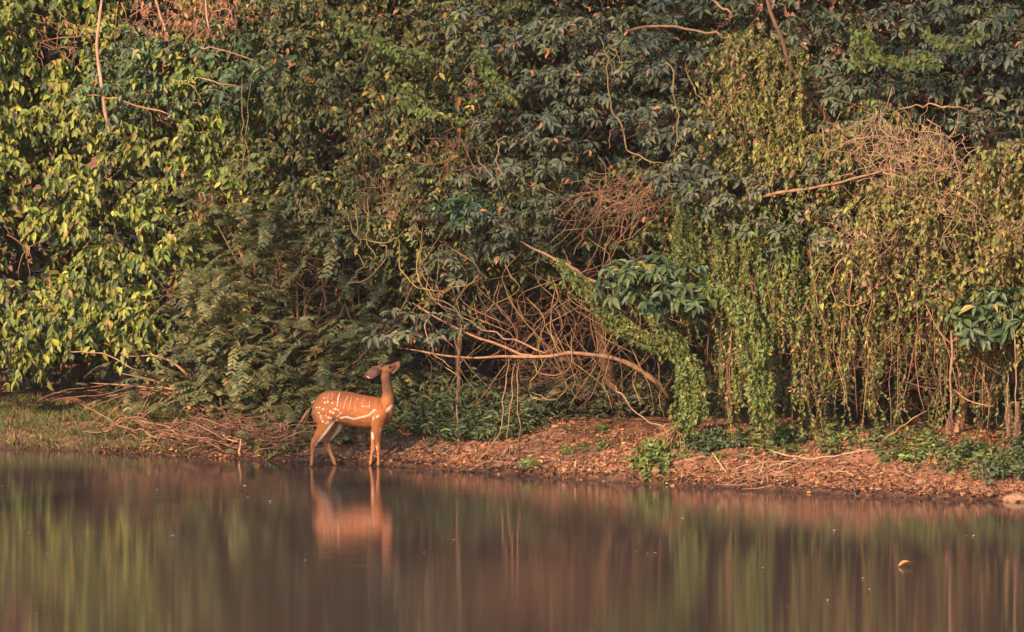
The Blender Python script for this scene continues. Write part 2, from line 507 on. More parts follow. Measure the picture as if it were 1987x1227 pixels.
def limbs(parent, base, targets, r0, mat='bark', name='branch'):
    """trunk standing at base, branches running up to each crown clump"""
    zt = max(t[2] for t in targets)
    cx = np.mean([t[0] for t in targets]); cy = np.mean([t[1] for t in targets]) + 0.35
    b = np.array(base, float)
    top = np.array([cx * 0.6 + b[0] * 0.4, max(cy, b[1]), b[2] + (zt - b[2]) * 0.85])
    ctrl = [b - UP * 0.15, b * 0.7 + top * 0.3 + rng.normal(0, 0.1, 3), b * 0.35 + top * 0.65 + rng.normal(0, 0.12, 3), top]
    P = smooth_path(ctrl, 24)
    rr = np.linspace(r0 * 1.15, r0 * 0.3, 24)
    V, F = tubes(P[None], rr[None], 9)
    link('trunk', mesh_np('trunk', V, F, mat, smooth=True), parent)
    for t in targets:
        z = b[2] + (t[2] - b[2]) * 0.7 - 0.2
        i = int(np.argmin(np.abs(P[:, 2] - z)))
        st = P[i]
        mid = st * 0.5 + t * 0.5 + np.array([0, 0.05, 0.18]) + rng.normal(0, 0.08, 3)
        link(name, tube_mesh(name, [st, mid, t + rng.normal(0, 0.05, 3)], rr[i] * 0.45 + 0.006, 0.007, mat, 12, 5, 0.015), parent)

def twig_mesh(P_list, r=0.004, mat='twig'):
    Vs, Fs4, Fs3, off = [], [], [], 0
    for P in P_list:
        n = P.shape[1]
        rr = np.repeat(np.linspace(r, r * 0.5, n)[None], len(P), 0)
        V, F = tubes(P, rr, 3)
        Vs.append(V); Fs4.append(F[0] + off); Fs3.append(F[1] + off); off += len(V)
    return mesh_np('twigs', np.vstack(Vs), [np.vstack(Fs4), np.vstack(Fs3)], mat)

def base_at(u, s):
    x = at(u, 850, 0)[0]
    y = shore(x) + s
    return np.array([x, y, float(ground_z(x, y))])


# ------------------------------------------------------------------ the setting: ground, water
def axis_pts(lo, hi, step, far):
    mid = np.arange(lo, hi + step / 2, step)
    k = np.geomspace(step * 2, far, 16)
    return np.concatenate([lo - k[::-1], mid, hi + k])
gx = axis_pts(-8.5, 8.5, 0.07, 320.0); gy = axis_pts(-6.0, 9.0, 0.06, 320.0)
GX, GY = np.meshgrid(gx, gy)
GZ = ground_z(GX, GY)
idx = np.arange(GX.size).reshape(GX.shape)
Q = np.stack([idx[:-1, :-1], idx[:-1, 1:], idx[1:, 1:], idx[1:, :-1]], axis=-1).reshape(-1, 4)
ground = link('ground', mesh_np('ground', np.stack([GX, GY, GZ], -1).reshape(-1, 3), [Q], 'soil', smooth=True))
tag(ground, 'reddish brown earth bank sloping up from the water under the trees', kind='structure')

wx = np.array([-320, -60, -20, 0, 20, 60, 320.0]); wy = np.array([-320, -120, -60, -30, -10, 5, 40.0])
WX, WY = np.meshgrid(wx, wy); idx = np.arange(WX.size).reshape(WX.shape)
Q = np.stack([idx[:-1, :-1], idx[:-1, 1:], idx[1:, 1:], idx[1:, :-1]], axis=-1).reshape(-1, 4)
water = link('water', mesh_np('water', np.stack([WX, WY, WX * 0], -1).reshape(-1, 3), [Q], 'water'))
tag(water, 'still brown water mirroring the bank, the animal and the foliage', kind='structure')

# ------------------------------------------------------------------ palettes (leaf colours)
LIME = [(5, (0.170, 0.215, 0.034)), (3, (0.125, 0.172, 0.034)), (2, (0.235, 0.255, 0.045)), (2, (0.065, 0.100, 0.030)), (1.2, (0.045, 0.075, 0.030)), (0.5, (0.26, 0.20, 0.05)), (0.15, (0.28, 0.15, 0.06))]
DARK = [(4, (0.045, 0.085, 0.035)), (3, (0.065, 0.105, 0.035)), (1, (0.10, 0.15, 0.035)), (0.3, (0.20, 0.19, 0.04))]
OLIVE = [(4, (0.098, 0.122, 0.042)), (3, (0.078, 0.102, 0.042)), (2, (0.130, 0.158, 0.040)), (1, (0.19, 0.20, 0.04)), (0.7, (0.16, 0.11, 0.05)), (0.18, (0.42, 0.16, 0.04)), (0.12, (0.45, 0.30, 0.04))]
GREY = [(4, (0.090, 0.108, 0.058)), (3, (0.070, 0.088, 0.052)), (2, (0.115, 0.122, 0.062)), (1, (0.08, 0.115, 0.045)), (0.4, (0.14, 0.17, 0.04)), (0.12, (0.40, 0.17, 0.06))]  # grey olive leaves, dulled in part for the dimmer light mid thicket
DEEP_SHADE = [(4, (0.045, 0.065, 0.035)), (2, (0.06, 0.085, 0.035)), (1, (0.09, 0.10, 0.035)), (0.4, (0.12, 0.075, 0.04))]  # low leaf tones, the shade of the depths put into the colour
CREEP = [(4, (0.150, 0.170, 0.035)), (3, (0.115, 0.140, 0.035)), (2, (0.21, 0.205, 0.045)), (1.6, (0.22, 0.13, 0.07)), (0.2, (0.36, 0.26, 0.05))]
CREEPG = [(4, (0.090, 0.140, 0.030)), (3, (0.120, 0.165, 0.030)), (1, (0.06, 0.10, 0.03)), (0.6, (0.20, 0.20, 0.04))]
MIXED = [(3, (0.125, 0.130, 0.040)), (2, (0.165, 0.165, 0.035)), (2, (0.17, 0.11, 0.055)), (1.5, (0.09, 0.11, 0.04)), (0.5, (0.30, 0.17, 0.08))]
FEATHER = [(4, (0.105, 0.132, 0.050)), (3, (0.080, 0.106, 0.048)), (2, (0.135, 0.155, 0.050)), (0.7, (0.22, 0.18, 0.06)), (0.2, (0.36, 0.20, 0.06))]
DRYLEAF = [(4, (0.27, 0.142, 0.066)), (3, (0.19, 0.10, 0.048)), (2, (0.37, 0.205, 0.098)), (2, (0.10, 0.054, 0.030)), (0.35, (0.36, 0.14, 0.05)), (0.08, (0.42, 0.26, 0.05))]
WEED = [(4, (0.100, 0.165, 0.030)), (3, (0.075, 0.125, 0.030)), (2, (0.15, 0.21, 0.035))]
UNDER = [(4, (0.045, 0.075, 0.032)), (3, (0.065, 0.10, 0.035)), (1, (0.09, 0.13, 0.035))]

# ------------------------------------------------------------------ trees and creepers
def place_blobs(poly, r, holes, s, slope, jitter):
    out = []
    for u, v in blob_centres(poly, r, holes):
        z = pt(u, v, s)[2]
        ss = s + slope * z + random.uniform(-jitter, jitter)
        out.append(pt(u, v, ss))
    return np.array(out)

def tree(name, label, cat, poly, style, palette, base, s=1.3, slope=0.12, r=70, holes=(), jitter=0.28, parts=0, trunk_r=0.07,
         per=16, size=None, group=None, deep=True, mat='leaf', kind=None, deep_palette=None, limb_mat='bark'):
    root = thing(name, base, label, cat, group)
    LV = Leaves(); sticks = []
    layers = [(s, 1.0, palette, per)]
    if deep: layers.append((s + 1.05, 1.25, deep_palette or palette, int(per * 0.9)))
    targets = []
    for si, rs, pal, pr in layers:
        C = place_blobs(poly, r * rs, holes, si, slope, jitter)
        targets += list(C[:26])
        k = len(C) * pr
        rad = r * rs / PXM
        o = np.repeat(C, pr, axis=0)
        if style in ('oval', 'pinnate', 'creeper', 'lance'):
            d = out_dirs(k)
            o = o + rng.normal(0, 1, (k, 3)).clip(-1.6, 1.6) * rad * np.array([0.36, 0.33, 0.22])
            if style == 'oval':
                P = leafy_shoots(LV, o, d, rng.uniform(0.20, 0.44, k), rng.uniform(0.3, 0.8, k), 10, size or 0.118, 0.46, pal, 0.75, 0.55, 0.3)
            elif style == 'pinnate':
                P = leafy_shoots(LV, o, d, rng.uniform(0.26, 0.5, k), rng.uniform(0.2, 0.7, k), 13, size or 0.072, 0.46, pal, 0.55, 0.75, 0.3, noise=0.28)
            elif style == 'lance':
                P = leafy_shoots(LV, o, d, rng.uniform(0.2, 0.4, k), rng.uniform(0.1, 0.6, k), 9, size or 0.13, 0.24, pal, 0.35, 0.7, 0.6, noise=0.3)
            else:
                d = unit(d + np.array([0, 0, -0.7]))
                P = leafy_shoots(LV, o, d, rng.uniform(0.25, 0.6, k), rng.uniform(0.3, 0.9, k), 15, size or 0.054, 0.58, pal, 0.7, 0.6, 0.2, noise=0.4)
            sticks.append(P[:, ::3] if P.shape[1] > 8 else P)
        elif style == 'palmate':
            d = out_dirs(k, up=0.7)
            tip = o + d * rad * rng.uniform(0.5, 1.15, (k, 1)) * np.array([1.1, 0.9, 0.6])
            ax = unit(d * 0.55 + np.array([0, -0.25, 0.75]) + rng.normal(0, 0.25, d.shape))
            whorls(LV, tip, ax, 6, size or 0.092, 0.42, pal, 0.5)
            st = tip - ax * 0.02
            t = np.linspace(0, 1, 4)[None, :, None]
            sticks.append(o[:, None] * (1 - t) + st[:, None] * t - UP * 0.05 * np.sin(t * math.pi))
    A = LV.all()
    shape = kind or {'oval': 'oval', 'pinnate': 'oval', 'palmate': 'lance', 'creeper': 'heart', 'lance': 'lance'}[style]
    if parts: A = split_parts(A, root, shape, mat, parts)
    c = link('crown', leaf_mesh('crown', A, shape, mat), root); c['kind'] = 'stuff'
    tw = link('twigs', twig_mesh(sticks, 0.0045), root); tw['kind'] = 'stuff'
    limbs(root, base, targets, trunk_r, limb_mat)
    return root

# tall tree with bright oval leaves over the grassy shore
HOLES_A = [(35, 488, 95, 50), (112, 75, 62, 45), (372, 400, 42, 40), (300, 25, 75, 65), (335, 565, 62, 40), (165, 100, 45, 35), (255, 215, 55, 35),
           (60, 640, 30, 18), (270, 120, 30, 22), (215, 330, 40, 24), (420, 260, 30, 30)]
tree('broadleaf_tree', 'tall tree with bright lime oval leaves hanging over the grassy shore', 'tree',
     [(-260, -330), (440, -330), (400, 100), (470, 330), (430, 470), (385, 550), (320, 620), (240, 640), (110, 680), (-260, 690)], 'oval', LIME,
     base_at(60, 5.6), s=1.75, slope=0.12, r=70, holes=[(a, b, c * 1.35, d * 1.4) for a, b, c, d in HOLES_A], parts=300, trunk_r=0.12, per=21, jitter=0.5, size=0.098)
tree('dark_leaved_tree', 'small tree with dark bluish green leaflets reaching past the lime tree crown', 'tree',
     [(190, 110), (300, 60), (480, 55), (530, 140), (470, 225), (320, 190), (210, 180)], 'pinnate', DARK,
     base_at(420, 3.2), s=1.35, slope=0.12, r=52, parts=150, trunk_r=0.06, per=16, size=0.09, mat='leaf_glossy', deep=False)
tree('olive_tree', 'dense tree with drooping olive leaflets high above the feathery shrub', 'tree',
     [(430, -330), (1010, -330), (985, 190), (910, 330), (760, 420), (640, 440), (560, 400), (470, 380), (430, 200), (470, 60)], 'pinnate', OLIVE,
     base_at(700, 3.4), s=1.45, slope=0.13, r=64, holes=[(560, 170, 40, 22), (500, 230, 30, 20), (830, 290, 65, 40), (960, 215, 45, 25), (620, 320, 45, 20), (670, 90, 40, 20), (840, 160, 40, 22)],
     parts=280, trunk_r=0.11, per=20, size=0.072, jitter=0.42)
tree('grey_leaved_tree', 'tree with broad grey olive leaves in whorls above the bare liana tangle', 'tree',
     [(870, 40), (1180, 70), (1340, 120), (1330, 250), (1180, 240), (1080, 330), (1090, 440), (1000, 510), (880, 530), (850, 420), (950, 330), (980, 200)], 'palmate', GREY,
     base_at(1010, 5.2), s=1.15, jitter=0.4, slope=0.13, r=58, holes=[(1020, 230, 50, 28), (1150, 270, 60, 60), (1240, 200, 50, 40), (900, 470, 20, 15)],
     parts=260, trunk_r=0.10, per=23, mat='leaf_glossy')
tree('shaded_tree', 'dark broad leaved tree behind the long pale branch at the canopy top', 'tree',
     [(1000, -330), (1560, -330), (1500, 40), (1440, 90), (1300, 60), (1180, 50), (1010, 60)], 'palmate', DEEP_SHADE,
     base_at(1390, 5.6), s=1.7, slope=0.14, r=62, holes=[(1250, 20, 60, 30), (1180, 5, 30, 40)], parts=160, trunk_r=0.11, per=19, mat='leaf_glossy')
tree('canopy_tree', 'spreading tree with slate green whorled leaves above the dry creeper mound', 'tree',
     [(1540, -330), (2260, -330), (2260, 250), (1990, 330), (1880, 260), (1750, 190), (1620, 330), (1560, 260), (1580, 100)], 'palmate', GREY,
     base_at(1750, 3.6), s=1.2, jitter=0.4, slope=0.13, r=60, holes=[(1640, 20, 60, 28), (1770, 75, 70, 28), (1890, 110, 35, 18), (1600, 300, 30, 30)],
     parts=260, trunk_r=0.12, per=23, mat='leaf_glossy')
tree('drooping_tree', 'low tree with drooping grey green whorls beside the yellow creeper column', 'tree',
     [(1290, 270), (1400, 240), (1560, 320), (1640, 370), (1640, 470), (1560, 500), (1440, 440), (1300, 350)], 'palmate', GREY,
     base_at(1500, 3.6), s=0.95, jitter=0.4, slope=0.12, r=52, parts=220, trunk_r=0.07, per=21, mat='leaf_glossy')
tree('glossy_shrub', 'shrub branch with large dark glossy leaves hanging above the dark hollow', 'shrub',
     [(1170, 545), (1250, 495), (1400, 520), (1360, 600), (1230, 600)], 'palmate', DARK,
     base_at(1370, 3.4), s=0.85, slope=0.05, r=40, parts=70, trunk_r=0.03, per=6, size=0.14, mat='leaf_glossy', deep=False)
tree('star_leaved_shrub', 'shrub with dark star shaped leaf clusters over the hanging root bulb', 'shrub',
     [(1840, 590), (1900, 575), (2050, 580), (2050, 640), (1920, 650)], 'palmate', DARK,
     base_at(1960, 2.4), s=0.75, slope=0.05, r=38, parts=100, trunk_r=0.03, per=9, size=0.13, mat='leaf_glossy', deep=False)
tree('grey_sprig_shrub', 'grey green whorled shrub sprig just above the antelope head', 'shrub',
     [(720, 640), (780, 615), (920, 620), (900, 660), (780, 668)], 'palmate', GREY,
     base_at(840, 2.2), s=0.95, slope=0.05, r=38, parts=50, trunk_r=0.02, per=6, size=0.11, mat='leaf_glossy', deep=False)
tree('teal_sprig_shrub', 'teal green leaf spray poking out left of the grey whorls', 'shrub',
     [(860, 400), (920, 385), (950, 420), (890, 445)], 'palmate', DARK,
     base_at(880, 2.6), s=0.85, slope=0.08, r=34, parts=30, trunk_r=0.02, per=7, size=0.12, mat='leaf_glossy', deep=False)
# leafy infill between the trees
tree('leafy_thicket', 'thicket of small olive leaves behind the dry brown twig fans', 'thicket',
     [(700, 330), (850, 300), (900, 420), (1100, 330), (1300, 330), (1480, 420), (1600, 500), (1560, 620), (1380, 560), (1180, 480), (1000, 520), (820, 560), (700, 470)], 'pinnate', OLIVE,
     base_at(1090, 5.6), s=1.75, slope=0.10, r=66, parts=120, trunk_r=0.05, per=15, size=0.066, holes=[(1180, 400, 80, 40), (820, 300, 50, 40)])
tree('yellow_creeper', 'column of small yellow green creeper leaves beside the diagonal trunk', 'creeper',
     [(1425, 70), (1520, 90), (1560, 200), (1545, 310), (1440, 300), (1420, 180)], 'creeper', CREEP,
     base_at(1490, 2.9), s=1.0, slope=0.12, r=40, trunk_r=0.03, per=26, limb_mat='liana_olive')
tree('creeper_mound', 'big mound of yellow green creeper mixed with dry stems', 'creeper',
     [(1600, 230), (1730, 200), (1880, 280), (2000, 260), (2260, 300), (2260, 640), (1900, 610), (1720, 560), (1640, 470)], 'creeper', CREEP,
     base_at(1830, 2.4), s=0.75, slope=0.12, r=58, trunk_r=0.05, per=24, jitter=0.4, limb_mat='liana_brown', deep_palette=MIXED,
     holes=[(1700, 290, 60, 30), (1760, 380, 50, 25)])

# feathery shrub: twice-divided leaves, each a comb of narrow leaflets
def feather_shrub(name, label, base, blobs, per, palette, group=None, trunk_r=0.04):
    root = thing(name, base, label, 'shrub', group)
    C = np.array([pt(u, v, s) for u, v, s in blobs])
    rep = rng.integers(int(per * 0.35), int(per * 1.5) + 1, len(C)); k = int(rep.sum())
    o = np.repeat(C, rep, 0) + rng.normal(0, 1, (k, 3)) * np.array([0.19, 0.16, 0.10])
    d = out_dirs(k, up=0.1); d[:, 2] *= 0.6; d = unit(d)
    npin = 9
    P, T = shoots(o, d, rng.uniform(0.22, 0.40, k), rng.uniform(0.1, 0.4, k), npin + 2)
    p, t = P[:, 1:-1], T[:, 1:-1]
    side = unit(np.cross(t, UP + 1e-6))
    rows = []
    nl = 9
    for sg in (1, -1):
        pd = unit(side * sg + 0.45 * t - 0.28 * UP + rng.normal(0, 0.12, p.shape))
        ln = 0.088 * (1 - 0.35 * np.linspace(0, 1, npin))[None, :, None] * rng.uniform(0.8, 1.25, (k, npin, 1))
        q = (np.arange(nl) + 0.5) / nl
        base_p = p[:, :, None] + pd[:, :, None] * ln[:, :, None] * q[None, None, :, None]
        nrm = unit(np.cross(pd, t)); nrm = nrm * np.sign(nrm[..., 2:3] + 1e-9)
        across = unit(np.cross(nrm, pd))
        tin = tints(k * npin, palette, 0.14).reshape(k, npin, 1, 3) * (1 + 0.15 * rng.normal(0, 1, (k, 1, 1, 1)).clip(-2, 2))
        rows.append((base_p, across, pd, ln, np.broadcast_to(tin, base_p.shape), nrm))
    V, Cc = [], []
    for base_p, ac, pd, ln, tin, nrm in rows:       # each station carries a pair of leaflets = one thin diamond across the rachis
        w = 0.019 * rng.uniform(0.75, 1.2, base_p.shape[:3] + (1,)); h = 0.0056
        a = base_p + ac[:, :, None] * w + pd[:, :, None] * 0.008 - nrm[:, :, None] * 0.003
        b_ = base_p + pd[:, :, None] * h
        c = base_p - ac[:, :, None] * w + pd[:, :, None] * 0.008 - nrm[:, :, None] * 0.003
        e = base_p - pd[:, :, None] * h
        V.append(np.stack([a, b_, c, e], axis=3).reshape(-1, 3)); Cc.append(np.repeat(tin.reshape(-1, 3), 4, 0))
    V = np.vstack(V); Cc = np.vstack(Cc)
    ii = np.arange(len(V)).reshape(-1, 4)
    cr = link('crown', mesh_np('crown', V, [ii[:, [0, 1, 3]], ii[:, [1, 2, 3]]], 'leaf', Cc), root); cr['kind'] = 'stuff'
    tw = link('twigs', twig_mesh([P[:, ::2]], 0.0035), root); tw['kind'] = 'stuff'
    for c in C[:40]:
        b = np.array(base); mid = b * 0.45 + c * 0.55 + np.array([0, 0.05, 0.22]) + rng.normal(0, 0.08, 3)
        link('branch', tube_mesh('branch', [b + rng.normal(0, 0.05, 3) * np.array([1, 1, 0]), mid, c], trunk_r * 0.6, 0.006, 'dry_wood', 12, 5, 0.012), root)
    return root

def scatter(poly, r, s0, s1, holes=()):
    return [(u, v, random.uniform(s0, s1)) for u, v in blob_centres(poly, r, holes)]

feather_shrub('feathery_shrub', 'feathery grey green shrub with layered fern like leaves behind the antelope', base_at(560, 2.2),
     scatter([(390, 330), (480, 400), (640, 440), (690, 480), (520, 520), (430, 600), (390, 640), (400, 560)], 38, 1.4, 2.0, [(560, 430, 60, 20), (470, 480, 55, 20), (620, 480, 60, 20)]), 15, FEATHER)
feather_shrub('feathery_shrub', 'low feathery shrub leaning down to the brush pile and antelope rump', base_at(500, 1.7),
     scatter([(400, 560), (480, 530), (570, 600), (720, 640), (760, 720), (680, 760), (600, 810), (480, 800), (400, 780), (370, 700)], 34, 0.85, 1.3, [(630, 580, 110, 55), (560, 690, 45, 22), (450, 610, 40, 18), (520, 800, 50, 18)]), 20, FEATHER)
feather_shrub('feathery_branch_shrub', 'sparse feathery shrub trailing branches across the grass below the lime tree', base_at(430, 1.9),
     scatter([(140, 755), (250, 690), (340, 700), (400, 740), (330, 790), (210, 775)], 42, 0.9, 1.3), 5, FEATHER)
feather_shrub('feathery_sapling', 'feathery sapling above the antelope back, leaves coloured dark as deep shade', base_at(720, 2.6),
     scatter([(560, 420), (760, 470), (800, 640), (700, 640), (560, 560)], 46, 1.9, 2.5), 12, DEEP_SHADE)  # leaf colour darkened to stand for deep shade

# unseen tree added behind the camera, crown shaped to shade the thicket's upper middle
SUNV = np.array(to_sun)
far_base = np.array([-26.0, -39.0, float(ground_z(-26.0, -39.0))])
shade = thing('added_shade_tree', far_base, 'unseen open crowned tree added on the opposite shore to shade the middle of the thicket', 'tree')
cl = []
for poly in ([(470, -200), (1400, -200), (1400, 330), (1300, 520), (1000, 600), (760, 560), (520, 620), (400, 520), (470, 200)], [(1560, -200), (2100, -200), (2100, 120), (1800, 190), (1580, 150)]):
    for u_, v_ in blob_centres(poly, 84):
        if random.random() < 0.76: cl.append(pt(u_, v_, 1.3) + SUNV * (46 + random.gauss(0, 1.2)))
cl = np.array(cl)
LV = Leaves(); k = len(cl) * 30
o_ = np.repeat(cl, 30, 0) + rng.normal(0, 0.27, (k, 3)) * np.array([1, 1.6, 0.9])
LV.add(o_, rng.normal(0, 1, (k, 3)) - 0.4 * UP, rng.normal(0, 0.7, (k, 3)) + np.array([0, 0, 0.8]), rng.uniform(0.18, 0.30, k), rng.uniform(0.10, 0.16, k), tints(k, DARK))
c_ = link('crown', leaf_mesh('crown', LV.all(), 'plain', 'leaf'), shade); c_['kind'] = 'stuff'
limbs(shade, far_base, list(cl[::4]), 0.32)

# ------------------------------------------------------------------ forest mass behind everything, deep shade put into its leaf colour
LV = Leaves()
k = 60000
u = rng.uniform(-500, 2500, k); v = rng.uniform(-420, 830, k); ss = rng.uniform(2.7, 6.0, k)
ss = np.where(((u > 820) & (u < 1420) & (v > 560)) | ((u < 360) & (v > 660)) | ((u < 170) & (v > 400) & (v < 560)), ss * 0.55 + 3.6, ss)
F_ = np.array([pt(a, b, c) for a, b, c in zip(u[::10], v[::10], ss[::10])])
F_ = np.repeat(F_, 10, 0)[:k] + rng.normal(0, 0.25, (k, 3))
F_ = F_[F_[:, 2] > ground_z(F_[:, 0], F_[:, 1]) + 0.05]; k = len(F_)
LV.add(F_, rng.normal(0, 1, (k, 3)) + np.array([0, 0, -0.5]), rng.normal(0, 0.6, (k, 3)) + np.array([0, -0.4, 0.8]), rng.uniform(0.12, 0.24, k), rng.uniform(0.06, 0.12, k), tints(k, DEEP_SHADE))
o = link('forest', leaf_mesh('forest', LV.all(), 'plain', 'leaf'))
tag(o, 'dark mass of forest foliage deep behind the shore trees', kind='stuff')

def bare_trunk(label, pts, s, r0, r1, mat='bark', cat='tree', name='tree_trunk', group=None, n=26, sides=10, amp=0.02):
    P = pxpath(pts, s)
    o = link(name, tube_mesh(name, P, r0, r1, mat, n, sides, amp, 0.05))
    return tag(o, label, cat, group)

bare_trunk('leaning brown trunk in the hollow behind the bare curved branch', [(1208, 812, 3.0), (1182, 740, 3.0), (1168, 640, 3.0), (1150, 520, 3.0), (1120, 380, 3.0)], 3.0, 0.075, 0.05)
bare_trunk('reddish trunk standing behind the star leaved shrub', [(1915, 800, 2.2), (1918, 700, 2.2), (1905, 600, 2.2), (1890, 480, 2.3)], 2.2, 0.13, 0.09)
bare_trunk('thin crooked trunk in shade behind the creeper curtain', [(1690, 815, 2.4), (1700, 740, 2.4), (1720, 660, 2.4), (1710, 540, 2.4)], 2.4, 0.07, 0.05)
bare_trunk('slender dark trunk in the hollow beside the creeper pillar', [(1415, 815, 2.7), (1405, 730, 2.7), (1420, 640, 2.7), (1400, 520, 2.7)], 2.7, 0.06, 0.045)
bare_trunk('thick trunk hidden in shade above the antelope', [(760, 800, 3.0), (770, 640, 3.0), (750, 480, 3.0), (760, 300, 3.0)], 3.0, 0.12, 0.09)
bare_trunk('diagonal brown trunk crossing beside the yellow creeper column', [(1480, -60, 1.7), (1505, 40, 1.45), (1532, 115, 1.25), (1556, 152, 1.2), (1590, 205, 1.5), (1640, 300, 2.0)], 1.2, 0.019, 0.025)
bare_trunk('small pale forked trunk rising through the lime tree', [(200, -20, 1.6), (193, 40, 1.55), (187, 85, 1.5), (190, 125, 1.5), (198, 170, 1.5), (205, 215, 1.5), (214, 268, 1.6)], 1.55, 0.017, 0.022, 'pale_wood', amp=0.006)

# ------------------------------------------------------------------ lianas and bare branches
def liana(label, pts, s, r, mat='liana_olive', r1=None, name='liana', cat='liana', group=None, amp=0.012, n=None):
    P = pxpath(pts, s)
    o = link(name, tube_mesh(name, P, r * 0.8, (r1 or r * 0.7) * 0.8, mat, n or max(16, 8 * len(pts)), 6, amp, 0.12))
    return tag(o, label, cat, group)

# the long bare branch over the bank and its companions
liana('long bare branch curving low over the litter bank into the hollow', [(1300, 775, 1.9), (1265, 735, 1.6), (1200, 700, 1.3), (1120, 685, 1.1), (1050, 690, 1.0), (960, 693, 0.95), (860, 690, 0.9), (765, 671, 0.9)], 1.0, 0.040, 'dry_wood', 0.010, 'bare_branch', 'branch', amp=0.008, n=44)
liana('bare branch slanting down to join the long curved branch', [(800, 588, 1.2), (860, 625, 1.05), (930, 655, 1.0), (1000, 683, 0.98), (1040, 692, 0.98)], 1.0, 0.014, 'dry_wood', 0.020, 'bare_branch', 'branch')
liana('thin branch running just above the slanting bare branch', [(860, 612, 1.1), (940, 640, 1.05), (1000, 662, 1.05), (1060, 686, 1.0)], 1.0, 0.010, 'dry_wood', 0.014, 'bare_branch', 'branch')
liana('stout dry branch angling under the grey leaved tree to glossy shrub', [(1010, 468, 1.0), (1075, 502, 0.95), (1110, 522, 0.9), (1140, 542, 0.88), (1195, 562, 0.9), (1270, 566, 0.95)], 0.9, 0.018, 'dry_wood', 0.024, 'bare_branch', 'branch')
liana('long pale branch lying across the canopy top', [(1215, 60, 1.2), (1270, 53, 1.15), (1330, 58, 1.15), (1390, 68, 1.3), (1430, 75, 1.4)], 1.2, 0.020, 'dry_wood', 0.014, 'bare_branch', 'branch')
liana('short pale branch slanting down at the canopy top above the yellow column', [(1375, -5, 1.4), (1395, 10, 1.3), (1420, 30, 1.3)], 1.3, 0.018, 'dry_wood', 0.014, 'bare_branch', 'branch')
liana('straight dead pole lying on the drooping tree beside the creeper mound', [(1470, 384, 1.1), (1510, 375, 0.78), (1570, 366, 0.7), (1630, 354, 0.68), (1690, 338, 0.75), (1740, 326, 1.0)], 0.7, 0.022, 'dry_wood', 0.012, 'dead_pole', 'branch', amp=0.004)
liana('dead branch resting on top of the creeper mound', [(1740, 215, 0.95), (1780, 203, 0.75), (1815, 207, 0.7), (1850, 207, 0.8), (1890, 222, 1.0)], 0.7, 0.009, 'dry_wood', 0.015, 'bare_branch', 'branch')
liana('dry branch slanting through the lime tree beside the forked trunk', [(165, 185, 1.55), (225, 190, 1.45), (270, 205, 1.4), (330, 222, 1.4)], 1.4, 0.012, 'dry_wood', 0.012, 'bare_branch', 'branch')
liana('straight brown branch poking out of the dark leaved tree', [(385, 90, 1.2), (430, 98, 1.1), (500, 120, 1.15)], 1.1, 0.012, 'dry_wood', 0.010, 'bare_branch', 'branch')
liana('brown branch below the dark leaved tree', [(385, 150, 1.2), (430, 163, 1.1), (470, 170, 1.15)], 1.1, 0.011, 'dry_wood', 0.010, 'bare_branch', 'branch')
liana('upright pale stem in the dry top tangle of the lime tree', [(296, -30, 1.7), (308, 15, 1.6), (322, 60, 1.6), (326, 70, 1.6)], 1.6, 0.014, 'pale_wood', 0.016, 'dry_shoot', 'branch')
liana('second pale stem beside the top tangle with curved side shoot', [(392, -30, 1.6), (402, 20, 1.55), (406, 64, 1.55), (402, 70, 1.5)], 1.55, 0.012, 'pale_wood', 0.013, 'dry_shoot', 'branch')
liana('arching dry stem in the top tangle of the lime tree', [(404, 45, 1.5), (420, 20, 1.5), (440, 18, 1.5), (452, 40, 1.5), (455, 60, 1.55)], 1.5, 0.009, 'dry_wood', 0.008, 'dry_shoot', 'branch')
liana('bare arching twig above the grass under the lime tree', [(130, 690, 1.5), (145, 682, 1.4), (180, 684, 1.3), (230, 700, 1.2), (270, 722, 1.2)], 1.3, 0.010, 'dry_wood', 0.009, 'dry_shoot', 'branch')

# yellow lianas in front of the shaded foliage
liana('long yellow liana hanging before the shaded tree, kinked to the whorled leaves', [(1170, 82, 0.9), (1178, 130, 0.85), (1181, 180, 0.8), (1190, 222, 0.8), (1208, 245, 0.78), (1220, 290, 0.75), (1255, 312, 0.75), (1295, 320, 0.75)], 0.8, 0.014)
liana('forked yellow liana beside the kinked one', [(1180, 84, 0.95), (1196, 100, 0.9), (1184, 122, 0.9), (1192, 150, 0.9), (1186, 165, 0.9), (1200, 160, 0.9)], 0.9, 0.009)
liana('short forked liana hooking down below the pale canopy branch', [(1192, 92, 0.95), (1202, 110, 0.9), (1210, 130, 0.9), (1220, 130, 0.9)], 0.9, 0.007)
liana('straight yellow liana hanging beside the forked yellow pair', [(1278, 124, 0.95), (1300, 128, 0.9), (1307, 165, 0.85), (1312, 210, 0.85), (1317, 240, 0.8), (1313, 285, 0.8), (1307, 312, 0.8)], 0.85, 0.012)
liana('thin liana slanting from the grey leaves to the yellow column', [(1330, 120, 1.0), (1345, 170, 0.95), (1370, 205, 0.9), (1395, 245, 0.9), (1430, 260, 0.9)], 0.9, 0.007)
liana('hooked yellow stem near the yellow column', [(1412, 210, 0.85), (1402, 240, 0.82), (1385, 268, 0.8)], 0.8, 0.009)
liana('red brown liana dropping from the kinked yellow one', [(1192, 245, 0.9), (1182, 265, 0.9), (1184, 287, 0.9)], 0.9, 0.007, 'liana_brown')
liana('hanging liana end below the kinked yellow one', [(1300, 322, 0.8), (1294, 350, 0.8), (1315, 365, 0.8)], 0.8, 0.008)
liana('white stem bent among the grey whorled leaves', [(985, 265, 0.8), (966, 275, 0.75), (964, 310, 0.72), (978, 345, 0.75)], 0.75, 0.009, 'pale_wood')
